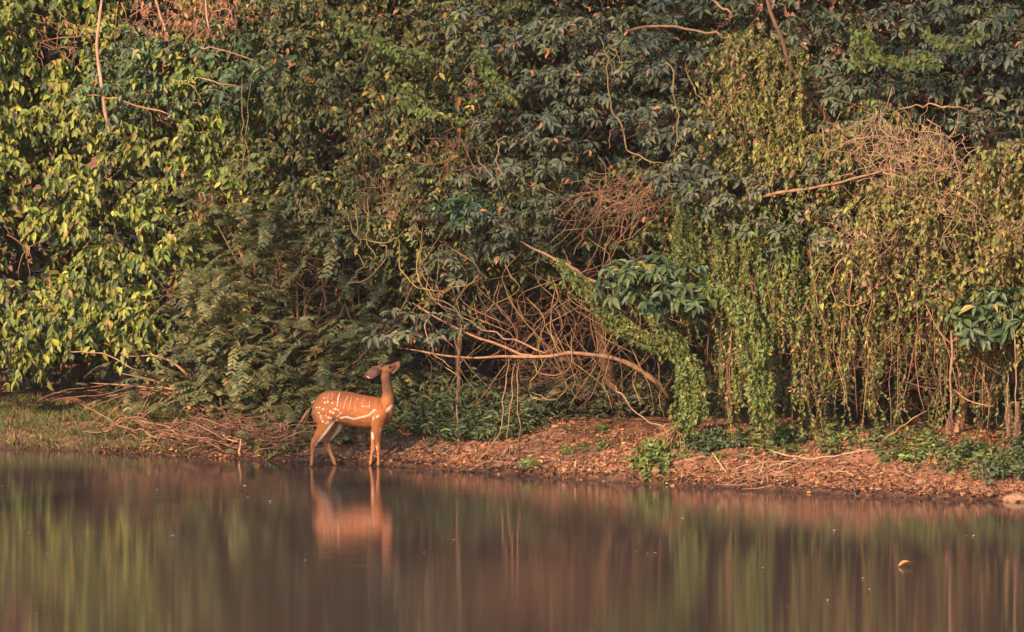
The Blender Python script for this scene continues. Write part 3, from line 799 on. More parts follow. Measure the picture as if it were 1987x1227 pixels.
liana('thin pale stem curving beside the bent white stem', [(927, 302, 0.85), (933, 320, 0.8), (958, 345, 0.8)], 0.8, 0.007, 'pale_wood')
liana('yellow vine stem in front of the feathery shrub', [(470, 150, 1.1), (469, 220, 1.05), (472, 270, 1.0), (478, 290, 1.0), (468, 350, 1.0), (462, 372, 1.0)], 1.0, 0.009)
liana('second thin vine stem in front of the feathery shrub', [(488, 150, 1.1), (480, 230, 1.05), (482, 290, 1.0), (490, 330, 1.0)], 1.0, 0.006)
liana('yellow hooked vine on the dark leaved tree', [(350, 158, 1.1), (380, 175, 1.05), (385, 195, 1.0), (370, 200, 1.05)], 1.05, 0.008)
liana('yellow vine arching beside the hooked vine', [(382, 185, 1.05), (405, 174, 1.0), (430, 178, 1.0), (445, 190, 1.05)], 1.0, 0.007)
liana('yellow forked stem among the feathery leaves', [(586, 385, 1.0), (582, 410, 0.98), (580, 430, 1.0)], 1.0, 0.008)
liana('side fork of the yellow stem among feathery leaves', [(582, 413, 0.98), (605, 408, 0.95), (618, 395, 0.95), (616, 378, 1.0)], 0.95, 0.008)

# the curled tangle left of the bare bank
K1 = 'knotted yellow liana curling in the open tangle above the antelope'
for pts in ([(690, 395), (693, 430), (700, 460), (735, 470), (765, 462), (780, 450)],
            [(700, 462), (690, 490), (705, 515), (688, 535), (670, 552)],
            [(735, 468), (750, 490), (735, 520), (700, 545), (672, 556)],
            [(655, 400), (675, 415), (685, 450), (702, 470)],
            [(706, 395), (715, 430), (712, 470), (728, 500), (708, 500)]):
    liana(K1, pts, random.uniform(0.75, 0.95), random.uniform(0.008, 0.011), 'liana_olive', group='knotted lianas above the antelope')
liana('green liana bowing down from the olive leaves to the bare branches', [(775, 470, 0.9), (778, 520, 0.85), (800, 550, 0.8), (840, 565, 0.8), (880, 560, 0.8), (930, 545, 0.85)], 0.8, 0.010)
liana('green liana sagging in a deep bow above the antelope head', [(820, 440, 0.9), (812, 510, 0.85), (815, 550, 0.8), (840, 575, 0.8), (880, 600, 0.8), (930, 635, 0.85)], 0.8, 0.010)
liana('long red brown stem slanting across the olive leaves', [(875, 425, 0.95), (840, 480, 0.9), (815, 520, 0.9), (790, 580, 0.9), (760, 625, 0.95)], 0.9, 0.007, 'liana_brown')
liana('thin red stem rising from the curved branch to the pale leaf cluster', [(968, 545, 0.9), (955, 590, 0.9), (940, 620, 0.9), (925, 655, 0.95)], 0.9, 0.006, 'liana_brown')
liana('pale thin liana bowing from the slanting branch', [(832, 605, 0.95), (826, 640, 0.9), (848, 690, 0.9), (880, 715, 0.9)], 0.9, 0.007, 'pale_wood')
liana('thin dry twig jutting above the antelope back', [(540, 690, 1.0), (640, 672, 0.9), (700, 665, 0.85), (715, 685, 0.8)], 0.9, 0.007, 'dry_twig')
liana('dry twig slanting above the antelope back', [(650, 725, 0.9), (690, 700, 0.85), (714, 680, 0.8)], 0.85, 0.007, 'dry_twig')

# hanging lianas before the bare bank
liana('crooked liana hanging down to the litter bank and lying along it', [(985, 690, 0.85), (982, 740, 0.75), (974, 790, 0.6), (972, 830, 0.5), (950, 868, 0.35), (925, 900, 0.18), (905, 914, 0.1)], 0.6, 0.009, 'liana_brown')
liana('thin liana hanging to the waterline beside the crooked one', [(1000, 700, 0.8), (995, 770, 0.6), (986, 830, 0.5), (990, 880, 0.3), (985, 900, 0.2), (972, 911, 0.12)], 0.6, 0.008, 'liana_brown')
liana('straight thin liana ending above a stone on the bank', [(1008, 700, 0.8), (1005, 780, 0.6), (1008, 830, 0.5), (1000, 880, 0.35), (1003, 898, 0.3)], 0.6, 0.007, 'liana_brown')
liana('slack liana swooping down to the bank beside the creeper pillar', [(1185, 745, 1.3), (1205, 765, 1.2), (1225, 792, 1.1), (1255, 818, 1.0), (1280, 828, 1.0), (1300, 822, 1.0)], 1.1, 0.009, 'pale_wood')
liana('thin twig hanging in the dark hollow', [(1275, 700, 1.3), (1280, 760, 1.2), (1290, 815, 1.2)], 1.2, 0.006, 'liana_brown')
liana('twisted root hanging in the hollow behind the branch', [(1235, 710, 1.5), (1230, 750, 1.5), (1245, 790, 1.5)], 1.5, 0.010, 'liana_brown')
T2_ = 'looped bare liana hanging below the long curved branch'
for pts in ([(1030, 690), (1045, 720), (1085, 728), (1110, 700), (1095, 650)], [(1090, 720), (1098, 745), (1090, 765), (1060, 775), (1030, 760)],
            [(1065, 690), (1040, 730), (1028, 760), (1048, 776), (1090, 760)], [(1070, 600), (1072, 650), (1085, 690), (1092, 725)],
            [(1110, 650), (1108, 690), (1118, 720), (1112, 760), (1130, 780)], [(1165, 650), (1180, 700), (1170, 740), (1190, 770)]):
    liana(T2_, pts, random.uniform(0.85, 1.1), random.uniform(0.006, 0.010), random.choice(['liana_olive', 'liana_brown']), group='looped lianas under the branch')
T3_ = {'liana_olive': 'slender olive liana', 'liana_brown': 'slender brown liana', 'dry_twig': 'thin reddish dry liana'}
for i in range(64):
    u0 = random.uniform(810, 1320); v0 = random.uniform(450, 650)
    L_ = random.uniform(80, 240); du = random.gauss(0, 75)
    s0 = random.uniform(0.95, 1.9)
    pts = [(u0, v0, s0), (u0 + du * 0.3 + random.gauss(0, 28), v0 + L_ * 0.33, s0 - 0.05), (u0 + du * 0.7 + random.gauss(0, 34), v0 + L_ * 0.66, s0), (u0 + du, min(800, v0 + L_), s0 + 0.1)]
    m_ = random.choice(['liana_olive', 'liana_olive', 'liana_brown', 'liana_brown', 'dry_twig'])
    liana(T3_[m_] + ' in the open tangle around the long curved branch', pts, s0, random.uniform(0.004, 0.009), m_, group=T3_[m_] + 's in the open tangle', n=18)
for i in range(52):
    u0 = random.uniform(1380, 1990); v0 = random.uniform(430, 640)
    L_ = random.uniform(120, 300); du = random.gauss(0, 22)
    s0 = random.uniform(0.75, 1.6)
    pts = [(u0, v0, s0), (u0 + du * 0.3 + random.gauss(0, 9), v0 + L_ * 0.33, s0 - 0.05), (u0 + du * 0.7 + random.gauss(0, 12), v0 + L_ * 0.66, s0 - 0.1), (u0 + du, min(865, v0 + L_), s0 - 0.1)]
    m_ = random.choice(['liana_olive', 'liana_brown', 'liana_brown', 'dry_twig'])
    w_ = 'drooping tree' if u0 < 1640 else 'creeper mound'
    liana(T3_[m_].replace('liana', 'strand') + ' hanging in the curtain below the ' + w_, pts, s0, random.uniform(0.004, 0.008), m_, group=T3_[m_].replace('liana', 'strand') + 's below the ' + w_, n=18)
# loops under the creeper mound
liana('wide bare liana loop hanging below the creeper mound', [(1660, 475, 0.6), (1625, 520, 0.5), (1612, 560, 0.5), (1625, 585, 0.5), (1655, 592, 0.5), (1692, 580, 0.55)], 0.5, 0.010, 'liana_brown')
liana('long outer liana bow hanging below the creeper mound', [(1640, 468, 0.65), (1600, 500, 0.55), (1584, 550, 0.5), (1588, 590, 0.5), (1600, 635, 0.5)], 0.5, 0.009, 'liana_brown')
liana('liana dropping through the wide loop', [(1655, 490, 0.55), (1652, 560, 0.5), (1648, 600, 0.5), (1650, 640, 0.5)], 0.5, 0.008, 'liana_brown')
liana('bent liana falling from the creeper mound beside the loops', [(1665, 505, 0.6), (1685, 545, 0.55), (1690, 580, 0.5), (1675, 635, 0.5)], 0.55, 0.008, 'liana_brown')
liana('slanting liana bow above the shaded curtain', [(1712, 520, 0.65), (1742, 570, 0.6), (1738, 630, 0.55), (1700, 680, 0.6)], 0.6, 0.007, 'liana_brown')
liana('crossing thin twig near the liana loops', [(1592, 460, 0.7), (1610, 478, 0.65), (1632, 486, 0.6), (1660, 470, 0.65)], 0.65, 0.009, 'dry_twig')

# hanging dry roots with fibre bundles
def hanging_root(label, line, bundle, s, r, rb, forks=(), name='hanging_root'):
    """line: cord pixels; bundle: list of (u, v, half width in px) for the frayed fibre mass"""
    P = pxpath(line, s)
    root = thing(name, P[0], label, 'root', None)
    link('cord', tube_mesh('cord', P, r, r * 0.7, 'fibre', 30, 6, 0.004), root)
    B = pxpath([(b[0], b[1]) for b in bundle], s - 0.02)
    n = 22
    PP = smooth_path(B, n); rr = np.interp(np.linspace(0, len(bundle) - 1, n), range(len(bundle)), [b[2] * 0.75 / PXM for b in bundle])
    rr = rr * (1 + 0.28 * rng.normal(0, 1, n).clip(-1.5, 1.5))
    V, F = tubes(PP[None], rr[None], 10)
    V = V + rng.normal(0, 0.005, V.shape)
    link('fibre_bundle', mesh_np('fibre_bundle', V, F, 'fibre', smooth=True), root)
    k = 46
    ring = rng.uniform(0, 2 * math.pi, (k, 1)) + np.linspace(0, 1.5, n)[None] * rng.normal(0, 1, (k, 1))
    st = PP[None] + ((rr + 0.003)[None] * rng.uniform(0.8, 1.4, (k, 1)))[:, :, None] * np.stack([np.cos(ring), np.sin(ring), np.zeros_like(ring)], -1) + rng.normal(0, 0.003, (k, n, 3))
    V, F = tubes(st, np.full((k, n), 0.0022), 3)
    o = link('fibres', mesh_np('fibres', V, F, 'fibre'), root); o['kind'] = 'stuff'
    for f in forks:
        link('fork', tube_mesh('fork', pxpath(f, s), r * 0.6, r * 0.5, 'dry_wood', 14, 5, 0.004), root)
    return root
hanging_root('frayed pale root hanging from the curved branch with a thin tail', [(896, 630), (892, 660), (893, 690), (887, 720), (890, 750), (886, 790), (888, 820), (883, 850)], [(893, 648, 1.0), (892, 660, 3.6), (891, 690, 1.8), (888, 715, 1.2), (890, 740, 2.0), (888, 765, 1.6), (887, 785, 0.6)], 0.6, 0.009, 0.03)
hanging_root('pale forked root hanging with a round fibre bulb at its end', [(1845, 640), (1848, 690), (1844, 740), (1846, 790), (1842, 825)], [(1846, 795, 1.5), (1844, 812, 4), (1842, 832, 6.5), (1841, 848, 7.5), (1842, 856, 5)], 0.45, 0.014, 0.05,
     [[(1846, 668), (1820, 640), (1796, 590)], [(1846, 665), (1868, 650), (1885, 640)], [(1850, 755), (1880, 778), (1930, 790)]])
hanging_root('dark fibrous root hanging in front of the hollow', [(1420, 640), (1416, 700), (1414, 760), (1420, 850)], [(1418, 680, 1), (1413, 720, 3), (1414, 760, 2), (1416, 790, 5), (1418, 820, 2)], 0.9, 0.009, 0.03)
hanging_root('hanging root with small tuft beside the star leaved shrub', [(1968, 640), (1972, 720), (1970, 790), (1973, 845)], [(1975, 780, 1.5), (1973, 820, 4), (1972, 842, 5.5), (1972, 850, 3)], 0.4, 0.009, 0.03)
hanging_root('short frayed root hanging under the star leaved shrub', [(1955, 720), (1956, 790), (1958, 855)], [(1955, 790, 2.5), (1957, 820, 4), (1958, 850, 2)], 0.42, 0.006, 0.02)

# ------------------------------------------------------------------ dry twig tangles
def twig_tangle(name, label, boxes, s, count, length, r, mat, spread=1.0, droop=0.2, flat=False, sj=0.15, bias=(0, 0, 0)):
    paths = []
    for i in range(count):
        bu, bv, ru, rv = random.choice(boxes)
        c = pt(bu + random.gauss(0, ru * 0.5), bv + random.gauss(0, rv * 0.5), s + random.gauss(0, sj))
        d = rng.normal(0, 1, 3) * np.array([1, 0.5, 0.35 if flat else 1.0]) * spread + np.array(bias); d /= np.linalg.norm(d)
        L_ = length * random.uniform(0.5, 1.4)
        t = np.linspace(-0.5, 0.5, 7)[:, None]
        bend = rng.normal(0, 0.16, 3) * L_
        P = c + d * L_ * t + bend * (t * t * 4) + rng.normal(0, 0.012, (7, 3))
        P[:, 2] = np.maximum(P[:, 2], ground_z(P[:, 0], P[:, 1]) + 0.015)
        paths.append(P)
    rr = r * rng.uniform(0.5, 1.5, (count, 1)) * np.linspace(1.1, 0.6, 7)[None]
    V, F = tubes(np.array(paths), rr, 4)
    o = link(name, mesh_np(name, V, F, mat, smooth=True))
    return tag(o, label, kind='stuff')
twig_tangle('dry_twigs', 'reddish dry twig tangle among the olive leaflets', [(820, 290, 130, 70), (880, 300, 80, 60), (760, 380, 60, 40)], 1.3, 90, 0.42, 0.0034, 'dry_twig', sj=0.2)
twig_tangle('dry_twigs', 'fan of reddish dry twigs under the yellow kinked liana', [(1170, 405, 120, 50), (1220, 380, 90, 40)], 1.15, 95, 0.6, 0.0036, 'dry_twig', bias=(1.2, -0.3, 0.7), sj=0.2)
twig_tangle('dry_twigs', 'dry stems standing in the top gap of the lime tree', [(370, 35, 110, 45)], 1.75, 70, 0.5, 0.005, 'dry_twig', bias=(0, 0, 0.8))
twig_tangle('dry_twigs', 'pinkish dry stems woven through the creeper mound', [(1700, 280, 90, 60), (1760, 360, 100, 60), (1700, 470, 80, 60), (1880, 420, 100, 90), (1800, 300, 80, 50)], 0.72, 400, 0.42, 0.0030, 'pale_wood', sj=0.18)
twig_tangle('dry_twigs', 'brown twig tangle in the shade of the hollow', [(1000, 600, 150, 80), (1150, 620, 140, 90), (1080, 720, 120, 60)], 2.1, 230, 0.5, 0.0036, 'twig', sj=0.4, bias=(0, 0, 0.3))
twig_tangle('dry_twigs', 'brown stem thicket behind the creeper curtain', [(1480, 640, 110, 90), (1600, 680, 120, 100), (1760, 690, 130, 90), (1900, 700, 90, 90), (1360, 620, 70, 80)], 1.5, 420, 0.55, 0.0036, 'twig', sj=0.35, bias=(0, 0, 0.6))
twig_tangle('dry_twigs', 'short dead twigs scattered under the feathery shrub', [(560, 560, 100, 60), (620, 640, 90, 60), (480, 650, 80, 80)], 1.6, 170, 0.4, 0.004, 'twig', sj=0.25)
twig_tangle('dry_twigs', 'loose twigs caught in the shaded lime tree gap', [(40, 490, 60, 35), (340, 560, 50, 40), (110, 75, 50, 40), (280, 205, 60, 25)], 2.0, 60, 0.45, 0.005, 'dry_twig')

# dry leaves hanging in the top tangle
LV = Leaves()
C = np.array([pt(random.uniform(270, 460), random.uniform(-30, 75), random.uniform(1.5, 1.9)) for _ in range(150)])
LV.add(C, rng.normal(0, 0.4, C.shape) - UP, rng.normal(0, 0.5, C.shape) + np.array([0, -1, 0.2]), rng.uniform(0.05, 0.11, len(C)), rng.uniform(0.025, 0.05, len(C)), tints(len(C), DRYLEAF))
C = np.array([pt(random.uniform(380, 410), random.uniform(370, 430), random.uniform(1.5, 1.7)) for _ in range(26)])
LV.add(C, rng.normal(0, 0.4, C.shape) - UP, rng.normal(0, 0.5, C.shape) + np.array([0, -1, 0.2]), rng.uniform(0.05, 0.11, len(C)), rng.uniform(0.025, 0.05, len(C)), tints(len(C), DRYLEAF))
tag(link('dry_leaves', leaf_mesh('dry_leaves', LV.all(), 'oval', 'leaf_dry')), 'withered brown leaves hanging in the lime tree top gap', kind='stuff')

# ------------------------------------------------------------------ creeper curtains and pillars (strands of small leaves)
def strands(name, label, tops, palette, base, size=0.045, ratio=0.55, step=0.028, r=0.0028, leafkind='heart', cat='creeper', parts=0):
    """tops: list of pixel paths [(u, v, s), ...] followed by a leafy strand"""
    root = thing(name, base, label, cat)
    LV = Leaves(); paths = []
    for path in tops:
        P0 = np.array(pxpath(path, 1.0))
        Lg = np.linalg.norm(np.diff(P0, axis=0), axis=1).sum()
        n = max(6, int(Lg / step))
        P = smooth_path(P0, n) + np.cumsum(rng.normal(0, 0.004, (n, 3)), axis=0)
        d = rng.normal(0, 0.6, (n, 3)) + np.array([0, -0.25, -0.65])
        nor = rng.normal(0, 0.45, (n, 3)) + np.array([0, -0.8, 0.55])
        sz = size * rng.uniform(0.6, 1.3, n)
        LV.add(P, d, nor, sz, sz * ratio, tints(n, palette, 0.16) * random.uniform(0.85, 1.15))
        paths.append(smooth_path(P, 14))
    A = LV.all()
    if parts: A = split_parts(A, root, leafkind, 'leaf', parts)
    c = link('crown', leaf_mesh('crown', A, leafkind, 'leaf'), root); c['kind'] = 'stuff'
    V, F = tubes(np.array(paths), np.full((len(paths), 14), r), 3)
    tw = link('stems', mesh_np('stems', V, F, 'liana_olive'), root); tw['kind'] = 'stuff'
    return root

def curtain(u0, u1, vt, vb, s0, s1, count, wob=10):
    out = []
    for _ in range(count):
        u = random.uniform(u0, u1); s = random.uniform(s0, s1)
        a, b = random.uniform(*vt), random.uniform(*vb)
        out.append([(u, a, s + 0.1), (u + random.gauss(0, wob), a * 0.66 + b * 0.34, s), (u + random.gauss(0, wob), a * 0.33 + b * 0.67, s - 0.03), (u + random.gauss(0, wob * 1.3), b, s - 0.05)])
    return out
def ropey(path, count, wid, sj=0.07):
    return [[(p[0] + random.gauss(0, wid), p[1] + random.gauss(0, wid * 0.4), p[2] + random.gauss(0, sj)) for p in path] for _ in range(count)]

strands('hanging_creeper', 'wide curtain of thin hanging creeper in front of the dark stems', curtain(1380, 1640, (440, 620), (660, 850), 0.8, 1.9, 105), CREEPG + MIXED, base_at(1520, 1.6))
strands('hanging_creeper', 'hanging creeper curtain below the yellow green mound', curtain(1620, 2080, (540, 660), (660, 870), 0.9, 2.0, 120), CREEPG + MIXED, base_at(1830, 1.6))
strands('hanging_creeper', 'dark green creeper sheet falling below the drooping tree', curtain(1300, 1600, (380, 480), (520, 680), 0.8, 1.4, 90), CREEPG, base_at(1440, 1.8), size=0.052)
strands('hanging_creeper', 'yellow green creeper strands trailing from the column top', curtain(1370, 1560, (60, 220), (200, 340), 0.85, 1.3, 46), CREEP, base_at(1470, 2.5))
strands('creeper_pillar', 'bright green creeper winding down a liana to the bare bank', ropey([(1260, 600, 1.1), (1300, 660, 1.0), (1330, 710, 0.95), (1345, 760, 0.9), (1335, 810, 0.9), (1310, 850, 0.9)], 22, 13) + curtain(1315, 1365, (700, 740), (790, 850), 0.85, 1.0, 18, 7), CREEPG, base_at(1325, 0.95), size=0.055, parts=60)
strands('creeper_garland', 'creeper garland running from the stout branch down into the hollow', ropey([(1090, 510, 0.85), (1130, 560, 0.85), (1190, 620, 0.95), (1260, 660, 1.0), (1310, 690, 1.0)], 20, 14), CREEPG, base_at(1200, 1.8), size=0.05)
strands('creeper_fall', 'leafy creeper fall hanging from the dark sheet to the weeds', ropey([(1400, 560, 0.7), (1440, 610, 0.65), (1468, 680, 0.6), (1470, 750, 0.6), (1478, 820, 0.6)], 26, 15), CREEPG, base_at(1475, 1.0), size=0.055, parts=60)
strands('hanging_creeper', 'thin creeper strand with few leaves hanging over the brush pile', [[(352, 740, 0.75), (356, 780, 0.7), (360, 815, 0.7), (352, 835, 0.7)], [(362, 740, 0.75), (358, 790, 0.7), (362, 820, 0.7)]], CREEPG, base_at(356, 0.9), size=0.06)
strands('climbing_vine', 'bright leaved vine sprays climbing over the olive tree', ropey([(640, 20, 1.15), (700, 60, 1.1), (760, 90, 1.1), (820, 110, 1.1)], 5, 10) + ropey([(770, 160, 1.1), (800, 200, 1.0), (830, 215, 1.0), (900, 235, 1.05)], 5, 8) + ropey([(930, 90, 1.1), (960, 150, 1.0), (1000, 190, 1.0)], 5, 10), CREEPG, base_at(800, 2.6), size=0.07, leafkind='oval')
strands('climbing_vine', 'bright leaved vine sprays climbing over the canopy tree', ropey([(1680, 60, 1.0), (1690, 100, 0.9), (1740, 120, 0.85), (1820, 120, 0.9)], 8, 10) + ropey([(1800, 70, 0.95), (1850, 90, 0.9), (1900, 60, 0.9)], 6, 10) + ropey([(1660, 50, 1.0), (1670, 140, 0.9)], 4, 8), CREEPG, base_at(1760, 2.6), size=0.07, leafkind='oval')

# ------------------------------------------------------------------ plants on the bank
def ground_plant(name, label, cells, palette, style, count, size, ratio, length, cat='plant', group=None, leafkind='oval', parts=0, mat='leaf'):
    """cells: (u, v, ru, rv) ellipses of ground in the picture"""
    G = []
    for i in range(count):
        c = random.choice(cells)
        G.append(on_ground(c[0] + random.uniform(-1, 1) * c[2], c[1] + random.uniform(-1, 1) * c[3]))
    G = np.array(G)
    root = thing(name, G.mean(0), label, cat, group)
    LV = Leaves()
    d = rng.normal(0, 0.55, G.shape) + np.array([0, -0.25, 1.0]); d = unit(d)
    P = leafy_shoots(LV, G, d, length * rng.uniform(0.6, 1.4, len(G)), rng.uniform(0.1, 0.7, len(G)), 8, size, ratio, palette, 0.2, 0.8, 0.35, noise=0.35)
    A = LV.all()
    A = A[A[:, 2] > ground_z(A[:, 0], A[:, 1])]
    if parts: A = split_parts(A, root, leafkind, mat, parts)
    c = link('foliage', leaf_mesh('foliage', A, leafkind, mat), root); c['kind'] = 'stuff'
    s_ = link('stems', twig_mesh([P[:, ::3]], 0.003, 'liana_olive'), root); s_['kind'] = 'stuff'
    return root
ground_plant('weed', 'bright green weed clump on the litter bank below the creeper pillar', [(1262, 905, 34, 18), (1280, 880, 20, 14)], WEED, 'weed', 75, 0.055, 0.6, 0.20, parts=40)
ground_plant('weed', 'small weed tuft on the litter bank near the waterline stick', [(1025, 905, 10, 6)], WEED, 'weed', 14, 0.045, 0.5, 0.10)
WT = 'tiny green weed sprig growing on the open litter bank'
for uv in ((1098, 880), (1135, 873), (1173, 868), (1170, 838), (1392, 890), (1330, 885)):
    ground_plant('weed', WT, [(*uv, 7, 5)], WEED, 'weed', 9, 0.04, 0.5, 0.10, group='weed sprigs on the bank')
ground_plant('undergrowth_shrub', 'dark narrow leaved shrub on the bank just ahead of the antelope', [(810, 830, 60, 20), (880, 840, 60, 18), (940, 840, 60, 16), (1000, 826, 40, 10)], UNDER, 'l', 420, 0.085, 0.28, 0.36, 'shrub', leafkind='lance', parts=100)
ground_plant('undergrowth_shrub', 'dark leafy shrub in the shade behind the antelope neck', [(790, 815, 50, 12), (860, 818, 60, 12)], UNDER, 'l', 300, 0.085, 0.34, 0.72, 'shrub', leafkind='lance', parts=60)
ground_plant('undergrowth_shrub', 'added undergrowth coloured very dark as shade in the back of the hollow behind the leaning trunk', [(1040, 800, 70, 16), (1180, 795, 90, 14), (1330, 795, 90, 14)], DEEP_SHADE, 'l', 520, 0.10, 0.4, 0.55, 'shrub', leafkind='lance', parts=60)  # plants added to darken the hollow, shade put into their leaf colour
ground_plant('bramble_patch', 'dense green bramble patch under the hanging root bulb', [(1840, 885, 80, 28), (1760, 870, 60, 30), (1900, 900, 60, 25)], WEED + UNDER, 'l', 230, 0.050, 0.5, 0.20, 'shrub', parts=120)
ground_plant('bramble_patch', 'low green scrub below the creeper curtain behind the root tangle', [(1640, 860, 70, 26), (1560, 862, 60, 26), (1500, 860, 40, 20)], UNDER + WEED, 'l', 170, 0.048, 0.5, 0.20, 'shrub', parts=80)
ground_plant('bramble_patch', 'shaded scrub filling the corner beside the half sunk stone', [(1950, 915, 50, 25), (1990, 880, 40, 40), (2060, 900, 60, 40)], UNDER, 'l', 240, 0.055, 0.5, 0.24, 'shrub', parts=60)
ground_plant('bramble_patch', 'small dark scrub patch on the slope behind the pale stick', [(1420, 858, 40, 14), (1370, 866, 30, 12)], UNDER, 'l', 110, 0.055, 0.5, 0.18, 'shrub', parts=30)

# low feathery clump behind the antelope's hind legs
feather_shrub('feathery_clump', 'low feathery clump on the mud behind the antelope hind legs', base_at(560, 0.5), [(545, 872, 0.35), (575, 868, 0.4), (520, 862, 0.45), (600, 850, 0.6), (650, 840, 0.7), (700, 830, 0.8)], 14, FEATHER)

# grass on the flat shore
k = 15000
gu = rng.uniform(-8.4, -3.35, k); gs = rng.uniform(0.0, 3.2, k) ** 1.0
gy_ = shore(gu) + gs
gz_ = ground_z(gu, gy_)
keep = rng.uniform(0, 1, k) < np.clip(0.35 + 1.3 * _hash_noise(gu * 1.6, gy_ * 1.6, 9), 0, 1) * np.clip((-3.3 - gu) / 0.8, 0, 1)
G = np.stack([gu, gy_, gz_], 1)[keep]; k = len(G)
LV = Leaves()
GRASS = [(4, (0.115, 0.150, 0.040)), (3, (0.085, 0.120, 0.035)), (2, (0.17, 0.17, 0.05)), (1.5, (0.26, 0.19, 0.085))]
LV.add(G - UP * 0.005, rng.normal(0, 0.45, (k, 3)) + UP, rng.normal(0, 0.5, (k, 3)) + np.array([0, -1, 0.3]), rng.uniform(0.035, 0.13, k), rng.uniform(0.006, 0.011, k), tints(k, GRASS))
tag(link('grass', leaf_mesh('grass', LV.all(), 'plain', 'leaf')), 'short green grass with dry blades on the flat shore', kind='stuff')

# ------------------------------------------------------------------ brush pile, sticks
pile = thing('brush_pile', base_at(430, 0.45), 'pile of dead brown branches heaped on the shore behind the antelope', 'brush pile')
for i in range(80):
    u, v = random.gauss(430, 95), random.uniform(835, 888)
    p = on_ground(min(max(u, 270), 590), v)
    a = random.gauss(0, 0.5) + (math.pi if random.random() < .5 else 0); L_ = random.uniform(0.25, 0.75)
    d = np.array([math.cos(a), math.sin(a) * 0.8, random.uniform(-0.05, 0.40)])
    h = random.uniform(0.02, 0.20)
    P = np.array([p + UP * h, p + UP * (h + 0.03) + d * L_ * 0.35 + rng.normal(0, 0.04, 3), p + UP * h + d * L_ * 0.7 + rng.normal(0, 0.05, 3), p + UP * h + d * L_ + rng.normal(0, 0.05, 3)])
    P[:, 2] = np.maximum(P[:, 2], ground_z(P[:, 0], P[:, 1]) + 0.01)
    link('stick', tube_mesh('stick', P, random.uniform(0.006, 0.015), 0.005, random.choice(['dry_wood', 'twig', 'dry_twig', 'bark']), 12, 5, 0.008), pile)
tw = twig_tangle('dry_twigs', 'x', [(430, 835, 110, 26), (480, 860, 90, 20), (380, 862, 70, 18), (540, 850, 60, 20)], 0.55, 560, 0.42, 0.0045, 'twig', flat=True, sj=0.2)
tw.parent = pile; tw.matrix_parent_inverse = Matrix.Translation(-pile.location)
del tw['label']
def stick(label, pts, s, r, mat='dry_wood', name='stick', r1=None, group=None):
    return liana(label, pts, s, r, mat, r1, name, 'stick', group, amp=0.006)
stick('pale forked driftwood stump standing at the waterline by the brush pile', [(466, 897, 0.03), (465, 875, 0.06), (468, 855, 0.08), (463, 845, 0.1)], 0.05, 0.016, 'pale_wood', 'driftwood', 0.014)
stick('curved driftwood arm leaning on the waterline stump', [(462, 858, 0.08), (445, 853, 0.14), (430, 842, 0.2)], 0.1, 0.012, 'pale_wood', 'driftwood', 0.008)
stick('dark stick slanting up out of the grass by the brush pile', [(165, 838, 0.9), (210, 800, 0.85), (245, 770, 0.85)], 0.85, 0.010, 'bark')
#
S1 = 'long bare branch jutting from the brush pile over the grass'
for pts in ([(68, 783, 1.3), (95, 768, 1.1), (130, 758, 1.0), (190, 750, 0.95), (240, 740, 0.95)], [(100, 778, 1.1), (150, 770, 1.0), (200, 765, 0.95), (260, 750, 0.9), (300, 748, 0.9)],
            [(160, 795, 0.9), (205, 780, 0.85), (250, 765, 0.85), (300, 760, 0.85)], [(125, 850, 0.6), (180, 835, 0.6), (240, 826, 0.6), (300, 815, 0.65)]):
    stick(S1, pts, 1.0, 0.009, 'twig', r1=0.005, group='branches over the grass')
S2 = 'thin dry stalk leaning up from the brush pile'
for pts in ([(265, 815, 0.6), (280, 785, 0.6), (293, 760, 0.65)], [(268, 815, 0.55), (285, 835, 0.4), (300, 860, 0.3)], [(260, 812, 0.6), (245, 830, 0.5), (238, 850, 0.4)], [(275, 812, 0.6), (300, 790, 0.6), (320, 770, 0.65)], [(525, 832, 0.6), (528, 800, 0.6), (515, 780, 0.65)]):
    stick(S2, pts, 0.6, 0.007, 'dry_wood', r1=0.005, group='stalks by the brush pile')
stick('thin twig slanting down behind the antelope rump to the brush pile', [(608, 785, 0.6), (590, 820, 0.55), (572, 845, 0.5), (535, 858, 0.45)], 0.5, 0.007, 'dry_twig')
stick('pale bleached stick lying on the litter bank above the root tangle', [(1385, 883, 0.35), (1395, 897, 0.28), (1413, 921, 0.18)], 0.3, 0.012, 'pale_wood')
stick('short white stick standing on the waterline among fallen leaves', [(1001, 917, 0.05), (1008, 908, 0.08), (1013, 900, 0.12)], 0.1, 0.012, 'pale_wood')
stick('black wet stick poking up out of the water', [(1664, 970, -0.12), (1660, 955, -0.10), (1656, 938, -0.08)], -0.1, 0.020, 'wet_wood', 'driftwood', 0.012)
stick('curved pale stick reaching down to the wet black one', [(1655, 925, 0.15), (1645, 918, 0.2), (1625, 912, 0.3)], 0.2, 0.012, 'pale_wood', 'driftwood', 0.008)
stick('long curved vine stem lying across the green scrub', [(1490, 872, 0.5), (1530, 885, 0.42), (1580, 890, 0.42), (1640, 882, 0.45), (1700, 872, 0.5)], 0.45, 0.011, 'pale_wood', 'fallen_vine')
stick('thin brown twig fallen on the slope by the weed clump', [(1295, 897, 0.4), (1330, 885, 0.45), (1365, 876, 0.5)], 0.45, 0.008, 'twig')
stick('thin root trailing down the bare bank beside the bramble patch', [(1730, 900, 0.4), (1755, 920, 0.3), (1790, 932, 0.25)], 0.3, 0.008, 'liana_brown')
stick('dry pole leaning in the curtain above the scrub', [(1715, 855, 0.6), (1755, 825, 0.6), (1800, 795, 0.65)], 0.6, 0.010, 'dry_wood')
roots = thing('root_tangle', on_ground(1480, 935), 'tangle of bleached dead roots on the waterline under the creeper fall', 'roots')
